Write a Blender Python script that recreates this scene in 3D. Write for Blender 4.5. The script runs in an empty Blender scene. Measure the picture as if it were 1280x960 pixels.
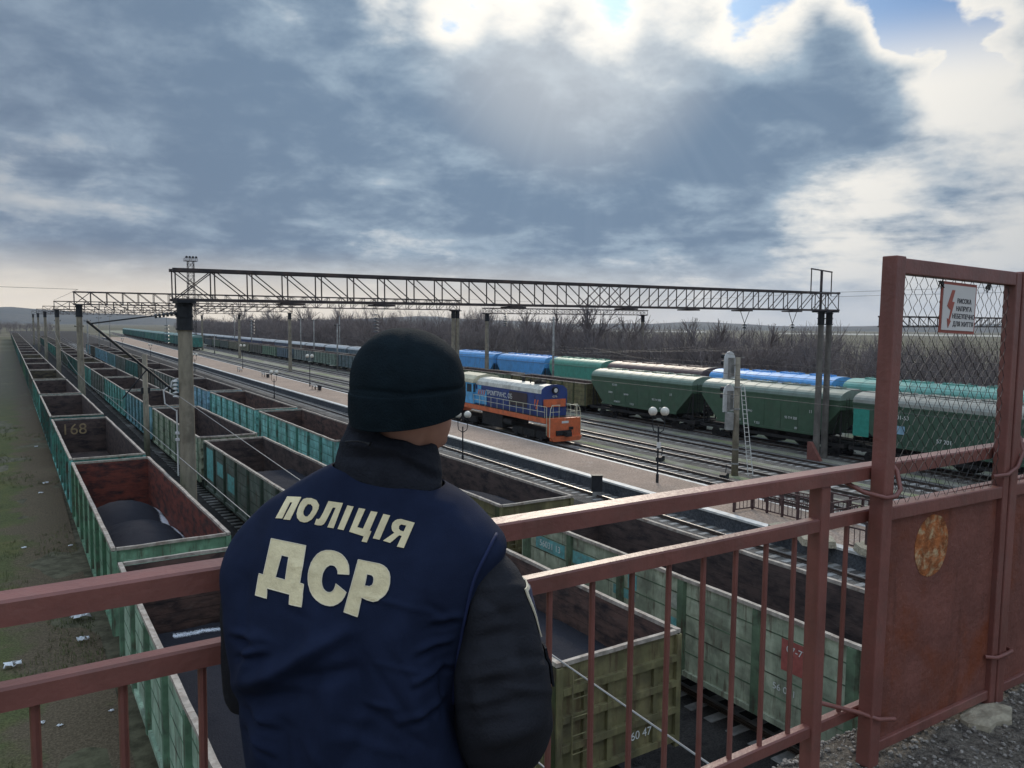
import bpy, bmesh, math, random
from mathutils import Vector, Matrix, noise as mnoise
from mathutils.bvhtree import BVHTree
random.seed(7)
PI = math.pi
SC = bpy.context.scene
COL = SC.collection

# ------------------------------------------------------------------ camera
CZ = 10.3
FPX = 958.0
Rw = Matrix(((0.84029221, -0.0333165, 0.54110906),
             (-0.54205911, -0.06819453, 0.83756876),
             (0.00899582, -0.9971156, -0.07536285)))
cam_d = bpy.data.cameras.new('camera')
cam_d.sensor_width = 36.0
cam_d.lens = 36.0 * FPX / 1280.0
cam_d.clip_start = 0.05
cam_d.clip_end = 20000
cam = bpy.data.objects.new('camera', cam_d)
COL.objects.link(cam)
cx_, cy_, cz_ = Rw.col[0].copy(), Rw.col[1].copy(), Rw.col[2].copy()
m = Matrix.Identity(4)
for i in range(3):
    m[i][0] = cx_[i]; m[i][1] = -cy_[i]; m[i][2] = -cz_[i]
m[2][3] = CZ
cam.matrix_world = m
SC.camera = cam

def ray(u, v):
    return Rw @ Vector(((u - 640) / FPX, (v - 480) / FPX, 1.0))
def P(u, v, d):
    return ray(u, v) * d + Vector((0, 0, CZ))

# ------------------------------------------------------------------ world and sun
SUN_AZ = math.radians(37.2)      # from +Y towards +X
SUN_EL = math.radians(27.0)
SUN_DIR = Vector((math.sin(SUN_AZ) * math.cos(SUN_EL), math.cos(SUN_AZ) * math.cos(SUN_EL), math.sin(SUN_EL)))

class NT:
    def __init__(s, tree): s.t = tree; s.n = tree.nodes; s.l = tree.links
    def add(s, typ, **kw):
        n = s.n.new(typ)
        for k, v in kw.items():
            setattr(n, k, v)
        return n
    def put(s, sock, v):
        if hasattr(v, 'is_output') or isinstance(v, bpy.types.NodeSocket): s.l.new(v, sock)
        else: sock.default_value = v
    def math(s, op, a, b=0.0, c=0.0, clamp=False):
        n = s.add('ShaderNodeMath', operation=op, use_clamp=clamp)
        s.put(n.inputs[0], a); s.put(n.inputs[1], b); s.put(n.inputs[2], c)
        return n.outputs[0]
    def vmath(s, op, a, b=(0, 0, 0), scale=None):
        n = s.add('ShaderNodeVectorMath', operation=op)
        s.put(n.inputs[0], a); s.put(n.inputs[1], b)
        if scale is not None: s.put(n.inputs['Scale'], scale)
        return n.outputs['Value'] if op in ('DOT_PRODUCT', 'LENGTH') else n.outputs[0]
    def noise(s, vec, scale, detail=4, rough=.55, dist=0.0):
        n = s.add('ShaderNodeTexNoise')
        if vec is not None: s.put(n.inputs['Vector'], vec)
        s.put(n.inputs['Scale'], scale); s.put(n.inputs['Detail'], detail)
        s.put(n.inputs['Roughness'], rough); s.put(n.inputs['Distortion'], dist)
        return n.outputs['Fac']
    def smooth(s, x, a, b, lo=0.0, hi=1.0):
        n = s.add('ShaderNodeMapRange', interpolation_type='SMOOTHSTEP')
        s.put(n.inputs[0], x); s.put(n.inputs[1], a); s.put(n.inputs[2], b)
        s.put(n.inputs[3], lo); s.put(n.inputs[4], hi)
        return n.outputs[0]
    def mix(s, f, a, b, blend='MIX'):
        n = s.add('ShaderNodeMix', data_type='RGBA', blend_type=blend)
        s.put(n.inputs[0], f)
        s.put(n.inputs[6], a if not isinstance(a, tuple) else (*a, 1)[:4])
        s.put(n.inputs[7], b if not isinstance(b, tuple) else (*b, 1)[:4])
        return n.outputs[2]
    def scale(s, vec, xyz):
        return s.vmath('MULTIPLY', vec, xyz)

world = bpy.data.worlds.new('World')
SC.world = world
world.use_nodes = True
w = NT(world.node_tree)
w.n.clear()
out = w.add('ShaderNodeOutputWorld')
sky = w.add('ShaderNodeTexSky', sky_type='NISHITA', sun_disc=False, sun_elevation=SUN_EL, sun_rotation=SUN_AZ)
bg_sky = w.add('ShaderNodeBackground'); w.l.new(w.mix(1.0, sky.outputs[0], (.48, .72, 1.05), 'MULTIPLY'), bg_sky.inputs[0]); bg_sky.inputs[1].default_value = 0.06
D = w.vmath('NORMALIZE', w.add('ShaderNodeTexCoord').outputs['Generated'])
sx = w.add('ShaderNodeSeparateXYZ'); w.l.new(D, sx.inputs[0])
dx, dy, dz = sx.outputs
zc = w.math('MAXIMUM', dz, 0.0)
den = w.math('ADD', zc, 0.36)
cmb = w.add('ShaderNodeCombineXYZ')
w.put(cmb.inputs[0], w.math('DIVIDE', dx, den)); w.put(cmb.inputs[1], w.math('DIVIDE', dy, den)); w.put(cmb.inputs[2], w.math('MULTIPLY', dz, 1.1))
cp = cmb.outputs[0]
n1 = w.noise(cp, 1.1, 3, .5, .25)
n2 = w.noise(w.vmath('ADD', cp, (5.2, 1.3, 0)), 2.1, 12, .57, .12)
n3 = w.noise(w.vmath('ADD', cp, (9.1, 4.7, 2)), 5.6, 10, .60, .15)
cst = w.add('ShaderNodeCombineXYZ'); w.put(cst.inputs[0], w.math('MULTIPLY', dx, 2.6)); w.put(cst.inputs[1], w.math('MULTIPLY', dy, 2.6)); w.put(cst.inputs[2], w.math('MULTIPLY', dz, 17.0))
ns = w.noise(cst.outputs[0], 1.6, 9, .6, .3)
low = w.smooth(dz, .26, .07)
thick = w.math('ADD', w.math('MULTIPLY', n1, .26), w.math('ADD', w.math('MULTIPLY', n2, .47), w.math('MULTIPLY', n3, .27)))
thick = w.math('ADD', w.math('MULTIPLY', w.math('SUBTRACT', thick, .5), 1.5), .5)
thick = w.math('ADD', thick, w.math('MULTIPLY', low, w.math('MULTIPLY', w.math('SUBTRACT', ns, .52), .55)))
def blob(u, v, rad_deg, amount, inner=0.15):
    d = ray(u, v).normalized()
    dp = w.vmath('DOT_PRODUCT', D, tuple(d))
    return w.math('MULTIPLY', w.smooth(dp, math.cos(math.radians(rad_deg)), math.cos(math.radians(rad_deg * inner))), amount)
BL = [  # direction as a photo pixel, radius in degrees, how much thicker (+) or thinner (-) the cloud is there
    (450, 190, 15, .10), (760, 200, 14, .16), (980, 150, 8, .20), (1090, 100, 5, .20), (640, 140, 7, .07), (250, 220, 14, .08), (80, 120, 16, .06), (620, 300, 9, .05), (200, 60, 10, .05), (900, 230, 6, .04),
    (400, 0, 7, -.15), (520, 15, 6, -.13), (700, 25, 7, -.12), (850, 45, 7, -.17), (1030, 15, 7, -.20), (1180, 10, 7, -.12), (1250, 70, 6, -.06), (950, 60, 4, -.08),
    (565, 15, 3, -.10), (745, 35, 3.5, -.10), (880, 8, 4, -.10), (1140, 22, 3, -.12), (940, 15, 4, -.08), (650, 5, 3, -.07),
    (1190, 230, 12, -.12), (1020, 270, 7, -.10), (860, 290, 4, -.08), (1240, 330, 8, -.06), (60, 345, 12, -.06), (500, 345, 6, -.05), (1050, 330, 7, -.04), (600, 160, 4, -.05), (930, 110, 3, -.04), (440, 265, 5, -.05),
]
for b in BL: thick = w.math('ADD', thick, blob(*b))
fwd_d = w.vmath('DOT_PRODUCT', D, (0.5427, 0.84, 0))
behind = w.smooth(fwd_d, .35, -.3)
sunp = w.smooth(w.vmath('DOT_PRODUCT', D, tuple(SUN_DIR)), math.cos(math.radians(44)), 1.0)
dark_c = w.mix(sunp, (.135, .185, .262), (.150, .222, .318))
mid_c = w.mix(sunp, (.225, .288, .372), (.32, .41, .50))
lit_c = w.mix(sunp, (.40, .43, .46), (.95, .91, .83))
thick_d = w.math('ADD', thick, w.math('ADD', w.math('MULTIPLY', w.math('SUBTRACT', n3, .5), .55), w.math('MULTIPLY', w.math('SUBTRACT', ns, .5), .22)))
c1 = w.mix(w.smooth(thick_d, .38, .74), mid_c, dark_c)
cloud_c = w.mix(w.smooth(thick, .31, .53), lit_c, c1)
left_d = w.smooth(w.vmath('DOT_PRODUCT', D, tuple(ray(0, 400).normalized())), .55, .97)
hz = w.smooth(dz, 0.10, 0.01)
hz_c = w.mix(left_d, (.54, .565, .595), (1.0, .86, .67))
cloud_c = w.mix(w.math('MULTIPLY', hz, .82), cloud_c, hz_c)
# soft rays fanning down from the break in the clouds
rd = ray(735, -40).normalized()
r1v = rd.cross(Vector((0, 0, 1))).normalized(); r2v = r1v.cross(rd)
ang = w.math('ARCTAN2', w.vmath('DOT_PRODUCT', D, tuple(r1v)), w.vmath('DOT_PRODUCT', D, tuple(-r2v)))
rn1 = w.add('ShaderNodeTexNoise', noise_dimensions='1D'); w.put(rn1.inputs['W'], w.math('MULTIPLY', ang, 2.6)); rn1.inputs['Detail'].default_value = 2
rfall = w.smooth(w.vmath('DOT_PRODUCT', D, tuple(rd)), math.cos(math.radians(27)), math.cos(math.radians(5)))
rayf = w.math('MULTIPLY', w.smooth(rn1.outputs['Fac'], .40, .75), w.math('MULTIPLY', rfall, .03))
cloud_c = w.mix(rayf, cloud_c, (.62, .74, .86))
glow = w.smooth(w.vmath('DOT_PRODUCT', D, tuple(ray(720, 10).normalized())), math.cos(math.radians(13)), 1.0)
cloud_c = w.mix(w.math('MULTIPLY', glow, .28), cloud_c, (1.1, 1.06, .98))
# unseen sky overhead and behind the camera, boosted to throw more light on the ground
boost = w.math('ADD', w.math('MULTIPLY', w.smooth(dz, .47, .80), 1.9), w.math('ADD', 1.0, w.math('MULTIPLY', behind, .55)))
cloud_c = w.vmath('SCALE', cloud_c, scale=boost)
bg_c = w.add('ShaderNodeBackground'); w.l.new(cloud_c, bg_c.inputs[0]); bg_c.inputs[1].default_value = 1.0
cover = w.smooth(thick, .25, .33)
cover = w.math('MAXIMUM', cover, w.smooth(dz, .35, .26))
mixs = w.add('ShaderNodeMixShader')
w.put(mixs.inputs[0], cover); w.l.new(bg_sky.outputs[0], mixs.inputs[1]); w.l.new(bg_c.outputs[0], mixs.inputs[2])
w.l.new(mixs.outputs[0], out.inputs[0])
world.cycles.sampling_method = 'MANUAL'
world.cycles.sample_map_resolution = 512

sun_d = bpy.data.lights.new('sun', 'SUN')
sun_d.energy = 1.5
sun_d.angle = math.radians(12)
sun_d.color = (1.0, .89, .74)
sun = bpy.data.objects.new('sun', sun_d)
COL.objects.link(sun)
sun.rotation_euler = (-SUN_DIR).to_track_quat('-Z', 'Y').to_euler()

SC.view_settings.view_transform = 'Standard'
SC.view_settings.look = 'None'
SC.view_settings.exposure = 0.18
SC.view_settings.gamma = 1.0
SC.render.engine = 'CYCLES'
SC.cycles.max_bounces = 5
SC.cycles.diffuse_bounces = 3
SC.cycles.glossy_bounces = 2
SC.cycles.volume_bounces = 0
SC.cycles.caustics_reflective = False
SC.cycles.caustics_refractive = False

# ------------------------------------------------------------------ helpers
class MB:
    """collects vertices and faces of one mesh"""
    def __init__(s): s.v = []; s.f = []; s.m = []
    def quad(s, a, b, c, d, m=0):
        n = len(s.v); s.v += [tuple(a), tuple(b), tuple(c), tuple(d)]; s.f.append((n, n+1, n+2, n+3)); s.m.append(m)
    def poly(s, pts, m=0):
        n = len(s.v); s.v += [tuple(p) for p in pts]; s.f.append(tuple(range(n, n+len(pts)))); s.m.append(m)
    def box(s, x0, x1, y0, y1, z0, z1, m=0, T=None):
        c = [(x, y, z) for z in (z0, z1) for y in (y0, y1) for x in (x0, x1)]
        if T is not None: c = [tuple(T @ Vector(p)) for p in c]
        n = len(s.v); s.v += c
        for f in ((0,2,3,1),(4,5,7,6),(0,1,5,4),(2,6,7,3),(0,4,6,2),(1,3,7,5)):
            s.f.append(tuple(n+i for i in f)); s.m.append(m)
    def bar(s, p, q, wx, wz=None, m=0, up=(0,0,1)):
        """rectangular bar from p to q"""
        wz = wz or wx
        p = Vector(p); q = Vector(q); d = (q-p)
        L = d.length
        if L < 1e-6: return
        d /= L
        u = Vector(up)
        if abs(d.dot(u)) > .98: u = Vector((1,0,0))
        r = d.cross(u).normalized(); u = r.cross(d)
        T = Matrix((( r.x, d.x, u.x, p.x),( r.y, d.y, u.y, p.y),( r.z, d.z, u.z, p.z),(0,0,0,1)))
        s.box(-wx/2, wx/2, 0, L, -wz/2, wz/2, m, T)
    def tube(s, pts, r, n=6, m=0, cap=True):
        pts = [Vector(p) for p in pts]
        rs = r if isinstance(r, (list, tuple)) else [r]*len(pts)
        base = len(s.v); prev = None
        for i, p in enumerate(pts):
            a = pts[max(i-1,0)]; b = pts[min(i+1,len(pts)-1)]
            d = (b-a).normalized()
            if prev is None:
                u = Vector((0,0,1)) if abs(d.z) < .95 else Vector((1,0,0))
                x = d.cross(u).normalized()
            else:
                x = (prev - d*prev.dot(d))
                x = x.normalized() if x.length > 1e-6 else d.orthogonal().normalized()
            prev = x; y = d.cross(x)
            for k in range(n):
                an = 2*PI*k/n
                s.v.append(tuple(p + (x*math.cos(an)+y*math.sin(an))*rs[i]))
        for i in range(len(pts)-1):
            for k in range(n):
                s.f.append((base+i*n+k, base+i*n+(k+1)%n, base+(i+1)*n+(k+1)%n, base+(i+1)*n+k)); s.m.append(m)
        if cap:
            s.f.append(tuple(base+k for k in reversed(range(n)))); s.m.append(m)
            e = base+(len(pts)-1)*n
            s.f.append(tuple(e+k for k in range(n))); s.m.append(m)
    def rings(s, rr, closed=True, cap=True, m=0):
        base = len(s.v); n = len(rr[0])
        for r in rr: s.v += [tuple(p) for p in r]
        for i in range(len(rr)-1):
            for k in range(n if closed else n-1):
                k2 = (k+1) % n
                s.f.append((base+i*n+k, base+i*n+k2, base+(i+1)*n+k2, base+(i+1)*n+k)); s.m.append(m)
        if cap and closed:
            s.f.append(tuple(base+k for k in reversed(range(n)))); s.m.append(m)
            e = base+(len(rr)-1)*n
            s.f.append(tuple(e+k for k in range(n))); s.m.append(m)
    def ball(s, c, r, n=12, k=8, sc=(1,1,1), m=0, T=None):
        rr = []
        for i in range(1, k):
            t = PI*i/k
            ring = []
            for j in range(n):
                a = 2*PI*j/n
                q = Vector((math.sin(t)*math.cos(a)*sc[0]*r, math.sin(t)*math.sin(a)*sc[1]*r, -math.cos(t)*sc[2]*r))
                if T is not None: q = T @ q
                ring.append(Vector(c)+q)
            rr.append(ring)
        s.rings(rr, m=m)
    def prism(s, prof, y0, y1, m=0, axis='y'):
        """profile in (x,z) extruded along y (or (y,z) along x)"""
        f = (lambda a, b, t: (a, t, b)) if axis == 'y' else (lambda a, b, t: (t, a, b))
        A = [f(a, b, y0) for a, b in prof]; B = [f(a, b, y1) for a, b in prof]
        s.rings([A, B], m=m)
    def mesh(s, name, mats=(), smooth=False):
        me = bpy.data.meshes.new(name)
        me.from_pydata(s.v, [], s.f)
        for mt in mats: me.materials.append(mt)
        if len(mats) > 1: me.polygons.foreach_set('material_index', s.m)
        if smooth: me.polygons.foreach_set('use_smooth', [True]*len(me.polygons))
        me.update()
        return me

def obj(name, me, parent=None, mats=(), smooth=False, color=None, recalc=True):
    if isinstance(me, MB):
        me = me.mesh(name, mats if isinstance(mats, (list, tuple)) else (mats,), smooth)
        if recalc:
            bm = bmesh.new(); bm.from_mesh(me); bmesh.ops.recalc_face_normals(bm, faces=bm.faces); bm.to_mesh(me); bm.free()
    o = bpy.data.objects.new(name, me)
    COL.objects.link(o)
    if parent is not None: o.parent = parent
    if color is not None: o.color = (*color, 1)
    return o

def tag(o, label, cat, group=None):
    nw = len(label.split())
    assert 4 <= nw <= 16, (nw, label)
    o['label'] = label; o['category'] = cat
    if group: o['group'] = group
    return o
def thing(name, label, cat, loc=(0,0,0), rz=0.0, group=None, rot=None):
    o = bpy.data.objects.new(name, None); COL.objects.link(o)
    o.empty_display_size = .2
    o.location = loc; o.rotation_euler = rot if rot else (0, 0, rz)
    return tag(o, label, cat, group)
def struct(o, kind='structure'):
    o['kind'] = kind; return o
def copy_tree(o, parent=None):
    c = o.copy(); COL.objects.link(c)
    c.parent = parent
    for ch in list(o.children): copy_tree(ch, c)
    return c

def apply_mods(o):
    dg = bpy.context.evaluated_depsgraph_get()
    me = bpy.data.meshes.new_from_object(o.evaluated_get(dg))
    o.modifiers.clear()
    o.data = me
    return me
def autosmooth(o, deg=35):
    me = o.data
    me.polygons.foreach_set('use_smooth', [True]*len(me.polygons))
    me.set_sharp_from_angle(angle=math.radians(deg))

# ------------------------------------------------------------------ materials
MATS = {}
def mat(name, base=(.2,.2,.2), rough=.7, metal=0.0, var=.25, scale=3.0, dirt=None, dirt_amt=.5, dirt_scale=1.2, bump=0.0, bump_scale=20,
        objcolor=False, stretch=(1,1,1), spec=.3, detail=5, streak=None, streak_amt=0.0, space='Object', pale=None, mult=1.0):
    M_ = bpy.data.materials.new(name); M_.use_nodes = True
    t = NT(M_.node_tree); b = t.n['Principled BSDF']
    tc = t.add('ShaderNodeTexCoord'); co = tc.outputs['Object'] if space == 'Object' else t.add('ShaderNodeNewGeometry').outputs['Position']
    oi = t.add('ShaderNodeObjectInfo')
    if space == 'Object':
        off = t.vmath('SCALE', (37.1, 21.7, 11.3), scale=oi.outputs['Random'])
        co = t.vmath('ADD', co, off)
    cs = t.scale(co, stretch)
    basec = oi.outputs['Color'] if objcolor else (*base, 1)
    nz = t.noise(cs, scale, detail, .6)
    val = t.smooth(nz, .25, .75, 1-var, 1+var)
    mulc = t.add('ShaderNodeCombineColor'); 
    for k in range(3): t.put(mulc.inputs[k], val)
    col = t.mix(1.0, basec, mulc.outputs[0], 'MULTIPLY')
    if mult != 1.0: col = t.mix(1.0, col, mult, 'MULTIPLY')
    if pale:
        npal = t.noise(t.scale(t.vmath('ADD', co, (3.3, 8.1, 1.7)), (1.4, 1.4, .55)), 1.3, 6, .65, .2)
        col = t.mix(t.math('MULTIPLY', t.smooth(npal, .42, .66), .75), col, t.mix(1.0, col, pale, 'MULTIPLY'))
    if dirt:
        nd = t.noise(co, dirt_scale, 7, .65, .3)
        col = t.mix(t.math('MULTIPLY', t.smooth(nd, .45, .68), dirt_amt), col, dirt)
    if streak:
        ns = t.noise(t.scale(co, (7, 7, .8)), 1.0, 5, .7)
        nb = t.noise(co, 1.6, 3, .5)
        col = t.mix(t.math('MULTIPLY', t.smooth(t.math('ADD', ns, t.math('MULTIPLY', nb, .35)), .70, .85), streak_amt), col, streak)
    t.put(b.inputs['Base Color'], col)
    b.inputs['Roughness'].default_value = rough
    b.inputs['Metallic'].default_value = metal
    b.inputs['Specular IOR Level'].default_value = spec
    if bump:
        bp = t.add('ShaderNodeBump'); bp.inputs['Strength'].default_value = bump; bp.inputs['Distance'].default_value = .02
        t.put(bp.inputs['Height'], t.noise(co, bump_scale, 5, .6)); t.l.new(bp.outputs[0], b.inputs['Normal'])
    MATS[name] = M_
    return M_

m_paint = mat('wagon_paint', objcolor=True, pale=(1.75,1.65,1.7), rough=.7, var=.25, scale=2.0, dirt=(.075,.06,.05), dirt_amt=.45, dirt_scale=1.1, streak=(.085,.045,.028), streak_amt=.6, bump=.25, bump_scale=6)
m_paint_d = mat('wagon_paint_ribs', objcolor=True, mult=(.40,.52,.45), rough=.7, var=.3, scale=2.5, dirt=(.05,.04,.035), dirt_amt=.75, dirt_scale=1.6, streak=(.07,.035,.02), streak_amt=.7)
m_clean = mat('fresh_paint', objcolor=True, rough=.5, var=.12, scale=2.0, dirt=(.12,.11,.10), dirt_amt=.18, streak=(.10,.06,.04), streak_amt=.15)
m_rim = mat('worn_rim_metal', base=(.36,.31,.26), rough=.7, var=.35, scale=5, dirt=(.15,.09,.065), dirt_amt=.6, dirt_scale=4)
m_under = mat('undercarriage_grime', base=(.022,.020,.020), rough=.8, var=.4, scale=4, dirt=(.05,.042,.036), dirt_amt=.6)
m_wheel = mat('wheel_steel', base=(.05,.045,.045), rough=.5, metal=.5, var=.3)
m_dark = mat('black_iron', base=(.018,.019,.022), rough=.6, var=.3)
m_truss = mat('truss_steel', base=(.055,.045,.045), rough=.7, var=.35, scale=2, dirt=(.10,.06,.045), dirt_amt=.6, dirt_scale=2)
m_concrete = mat('pole_concrete', base=(.25,.215,.16), rough=.9, var=.22, scale=4, dirt=(.12,.10,.075), dirt_amt=.6, stretch=(1,1,.3), bump=.3)
m_conc_grey = mat('grey_concrete', base=(.27,.26,.24), rough=.9, var=.25, scale=2, dirt=(.11,.10,.09), dirt_amt=.6, bump=.3)
m_white = mat('white_paint', base=(.62,.60,.56), rough=.6, var=.15, dirt=(.3,.27,.23), dirt_amt=.5)
m_porc = mat('insulator_porcelain', base=(.55,.54,.52), rough=.3, var=.1)
m_ins_dark = mat('dark_insulator', base=(.035,.04,.045), rough=.35, var=.2)
m_rail = mat('rail_steel', base=(.36,.34,.33), rough=.35, metal=.75, var=.2, scale=.5, space='World')
m_railside = mat('rail_rust', base=(.07,.05,.04), rough=.85, var=.3, space='World')
m_sleeper = mat('concrete_sleeper', base=(.30,.285,.265), rough=.9, var=.35, scale=2.5, dirt=(.10,.09,.08), dirt_amt=.8, dirt_scale=1.0, space='World')
m_bridge_paint = mat('railing_paint', base=(.205,.076,.060), rough=.42, var=.18, scale=5, dirt=(.17,.085,.07), dirt_amt=.45, dirt_scale=9, streak=(.12,.045,.03), streak_amt=.35, bump=.14, bump_scale=45, spec=.42)
m_gate_sheet = mat('gate_sheet_paint', base=(.19,.074,.056), rough=.6, spec=.18, var=.2, scale=5, dirt=(.20,.052,.022), dirt_amt=.9, dirt_scale=2.6, streak=(.075,.028,.02), streak_amt=.5, bump=.4, bump_scale=30)
m_wire = mat('wire_metal', base=(.055,.05,.048), rough=.65, metal=.3, var=.3)
m_cable = mat('overhead_cable', base=(.30,.29,.28), rough=.5, metal=.3, var=.1)
m_cable_d = mat('dark_cable', base=(.05,.05,.055), rough=.6, var=.1)
m_glass = mat('window_glass', base=(.04,.05,.06), rough=.1, spec=.6, var=.1)
m_globe = mat('lamp_globe', base=(.62,.58,.50), rough=.4, var=.06)
m_text = mat('white_lettering', base=(.62,.62,.58), rough=.7, var=.15)
m_textd = mat('dark_lettering', base=(.05,.045,.05), rough=.7, var=.1)
m_red = mat('red_lettering', base=(.34,.055,.04), rough=.6, var=.1)
m_litter = mat('litter_white', base=(.72,.73,.74), rough=.7, var=.1)
m_bark = mat('bare_branches', base=(.21,.175,.165), rough=.95, var=.4, scale=.4, dirt=(.13,.112,.115), dirt_amt=.6, dirt_scale=.12, space='World')
m_skin = mat('skin', base=(.40,.20,.135), rough=.55, var=.12, scale=12)

# rusty inside walls of the open wagons: planks as dark seams
def interior():
    M_ = bpy.data.materials.new('rusty_lining'); M_.use_nodes = True
    t = NT(M_.node_tree); b = t.n['Principled BSDF']
    tc = t.add('ShaderNodeTexCoord'); oi = t.add('ShaderNodeObjectInfo')
    co = t.vmath('ADD', tc.outputs['Object'], t.vmath('SCALE', (37.1, 21.7, 0.0), scale=oi.outputs['Random']))
    sp = t.add('ShaderNodeSeparateXYZ'); t.l.new(tc.outputs['Object'], sp.inputs[0])
    fr = t.math('FRACT', t.math('MULTIPLY', sp.outputs[2], 2.9))
    seam = t.math('LESS_THAN', fr, .05)
    nz = t.noise(t.scale(co, (.8, .8, 2.2)), 1.6, 7, .65, .3)
    n2_ = t.noise(t.scale(co, (1, 1, 2.0)), 5, 5, .6)
    col = t.mix(t.smooth(nz, .35, .7), oi.outputs['Color'], (.030, .025, .026))
    col = t.mix(t.math('MULTIPLY', t.smooth(n2_, .55, .75), .35), col, (.17, .135, .115))
    col = t.mix(t.math('MULTIPLY', seam, .5), col, (.02, .016, .016))
    t.put(b.inputs['Base Color'], col); b.inputs['Roughness'].default_value = .8
    b.inputs['Specular IOR Level'].default_value = .2
    bp = t.add('ShaderNodeBump'); bp.inputs['Strength'].default_value = .5; bp.inputs['Distance'].default_value = .03
    t.put(bp.inputs['Height'], t.math('SUBTRACT', n2_, seam)); t.l.new(bp.outputs[0], b.inputs['Normal'])
    return M_
m_inner = interior()

def coalmat():
    M_ = bpy.data.materials.new('black_coal'); M_.use_nodes = True
    t = NT(M_.node_tree); b = t.n['Principled BSDF']
    co = t.add('ShaderNodeTexCoord').outputs['Object']
    at = t.add('ShaderNodeAttribute', attribute_name='frost')
    nz = t.noise(co, 9, 6, .7); nf = t.noise(co, 30, 3, .7)
    col = t.mix(nf, (.012,.012,.016), (.05,.05,.06))
    fm = t.smooth(t.math('ADD', at.outputs['Fac'], t.math('MULTIPLY', t.math('SUBTRACT', nf, .5), .9)), .45, .62)
    col = t.mix(fm, col, (.80,.82,.86))
    t.put(b.inputs['Base Color'], col); b.inputs['Roughness'].default_value = .95; b.inputs['Specular IOR Level'].default_value = .08
    bp = t.add('ShaderNodeBump'); bp.inputs['Strength'].default_value = .5; bp.inputs['Distance'].default_value = .04
    t.put(bp.inputs['Height'], t.math('ADD', nf, nz)); t.l.new(bp.outputs[0], b.inputs['Normal'])
    return M_
m_coal = coalmat()

def groundmat(name, cols, scales, thr, bump=.6, bs=14, extra=None):
    """cols: three colours mixed by two noises in world space"""
    M_ = bpy.data.materials.new(name); M_.use_nodes = True
    t = NT(M_.node_tree); b = t.n['Principled BSDF']
    co = t.add('ShaderNodeNewGeometry').outputs['Position']
    a = t.noise(co, scales[0], 7, .62, .4); c = t.noise(co, scales[1], 7, .65, .2); d = t.noise(co, scales[2], 4, .7)
    col = t.mix(t.smooth(a, *thr[0]), cols[0], cols[1])
    col = t.mix(t.smooth(c, *thr[1]), col, cols[2])
    if extra: col = extra(t, co, col, c)
    sp = t.smooth(d, .25, .75, .55, 1.45)
    mc = t.add('ShaderNodeCombineColor')
    for k in range(3): t.put(mc.inputs[k], sp)
    col = t.mix(1.0, col, mc.outputs[0], 'MULTIPLY')
    t.put(b.inputs['Base Color'], col); b.inputs['Roughness'].default_value = .95; b.inputs['Specular IOR Level'].default_value = .1
    bp = t.add('ShaderNodeBump'); bp.inputs['Strength'].default_value = bump; bp.inputs['Distance'].default_value = .06
    t.put(bp.inputs['Height'], t.math('ADD', d, c)); t.l.new(bp.outputs[0], b.inputs['Normal'])
    return M_
def verge_extra(t, co, col, c):
    sp = t.add('ShaderNodeSeparateXYZ'); t.l.new(co, sp.inputs[0])
    x = t.math('ADD', sp.outputs[0], t.math('MULTIPLY', t.math('SUBTRACT', t.noise(co, .35, 6, .65), .5), 6.0))
    path = t.math('MULTIPLY', t.smooth(x, -.9, .4), t.smooth(x, 3.2, 2.2))
    path2 = t.math('MULTIPLY', t.smooth(x, -6.2, -5.0), t.smooth(x, -2.6, -3.8))
    path = t.math('MAXIMUM', path, t.math('MULTIPLY', path2, t.smooth(t.noise(co, .12, 3, .5), .45, .6)))
    col = t.mix(t.math('MULTIPLY', path, .9), col, (.135,.100,.068))
    far = t.smooth(sp.outputs[1], 70, 150)
    return t.mix(t.math('MULTIPLY', far, .8), col, (.115,.10,.08))
m_verge = groundmat('grass_and_dirt', [(.100,.105,.045), (.135,.125,.048), (.155,.118,.070)], (.5, 1.1, 16), ((.46,.72), (.58,.78)), extra=verge_extra)
m_field = groundmat('winter_field', [(.10,.095,.055), (.16,.14,.10), (.10,.085,.06)], (.01, .03, 2), ((.35,.65), (.45,.7)))
m_ballast_d = groundmat('dark_ballast', [(.040,.036,.034), (.062,.056,.052), (.025,.023,.023)], (.5, 1.4, 22), ((.4,.65), (.5,.7)), bump=.9)
m_ballast_g = groundmat('mossy_ballast', [(.28,.26,.215), (.21,.225,.125), (.33,.31,.265)], (.22, .8, 18), ((.40,.62), (.5,.7)), bump=.8)
m_bed = groundmat('trackbed_gravel', [(.165,.148,.13), (.10,.09,.082), (.21,.19,.17)], (.5, 1.4, 20), ((.4,.62), (.5,.72)), bump=.9)
m_platform = groundmat('platform_paving', [(.38,.28,.215), (.32,.24,.185), (.42,.325,.26)], (.35, 1.1, 9), ((.4,.62), (.52,.72)), bump=.2)
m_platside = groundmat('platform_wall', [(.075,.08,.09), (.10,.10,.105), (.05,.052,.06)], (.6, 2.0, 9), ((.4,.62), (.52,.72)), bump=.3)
m_deck = groundmat('rough_asphalt', [(.22,.19,.155), (.28,.245,.20), (.10,.088,.078)], (2.2, 11, 45), ((.40,.62), (.48,.68)), bump=1.0)
m_hill = groundmat('hill_woods', [(.06,.065,.06), (.09,.085,.07), (.05,.055,.05)], (.002, .006, .05), ((.4,.6), (.5,.7)))
m_snow = groundmat('pale_field', [(.45,.42,.36), (.38,.35,.29), (.5,.47,.42)], (.01, .03, 1), ((.4,.6), (.5,.7)))
m_stone = mat('broken_concrete', base=(.38,.33,.24), rough=.95, var=.25, scale=12, dirt=(.16,.13,.09), dirt_amt=.6, dirt_scale=10, bump=.5, bump_scale=30)

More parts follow.
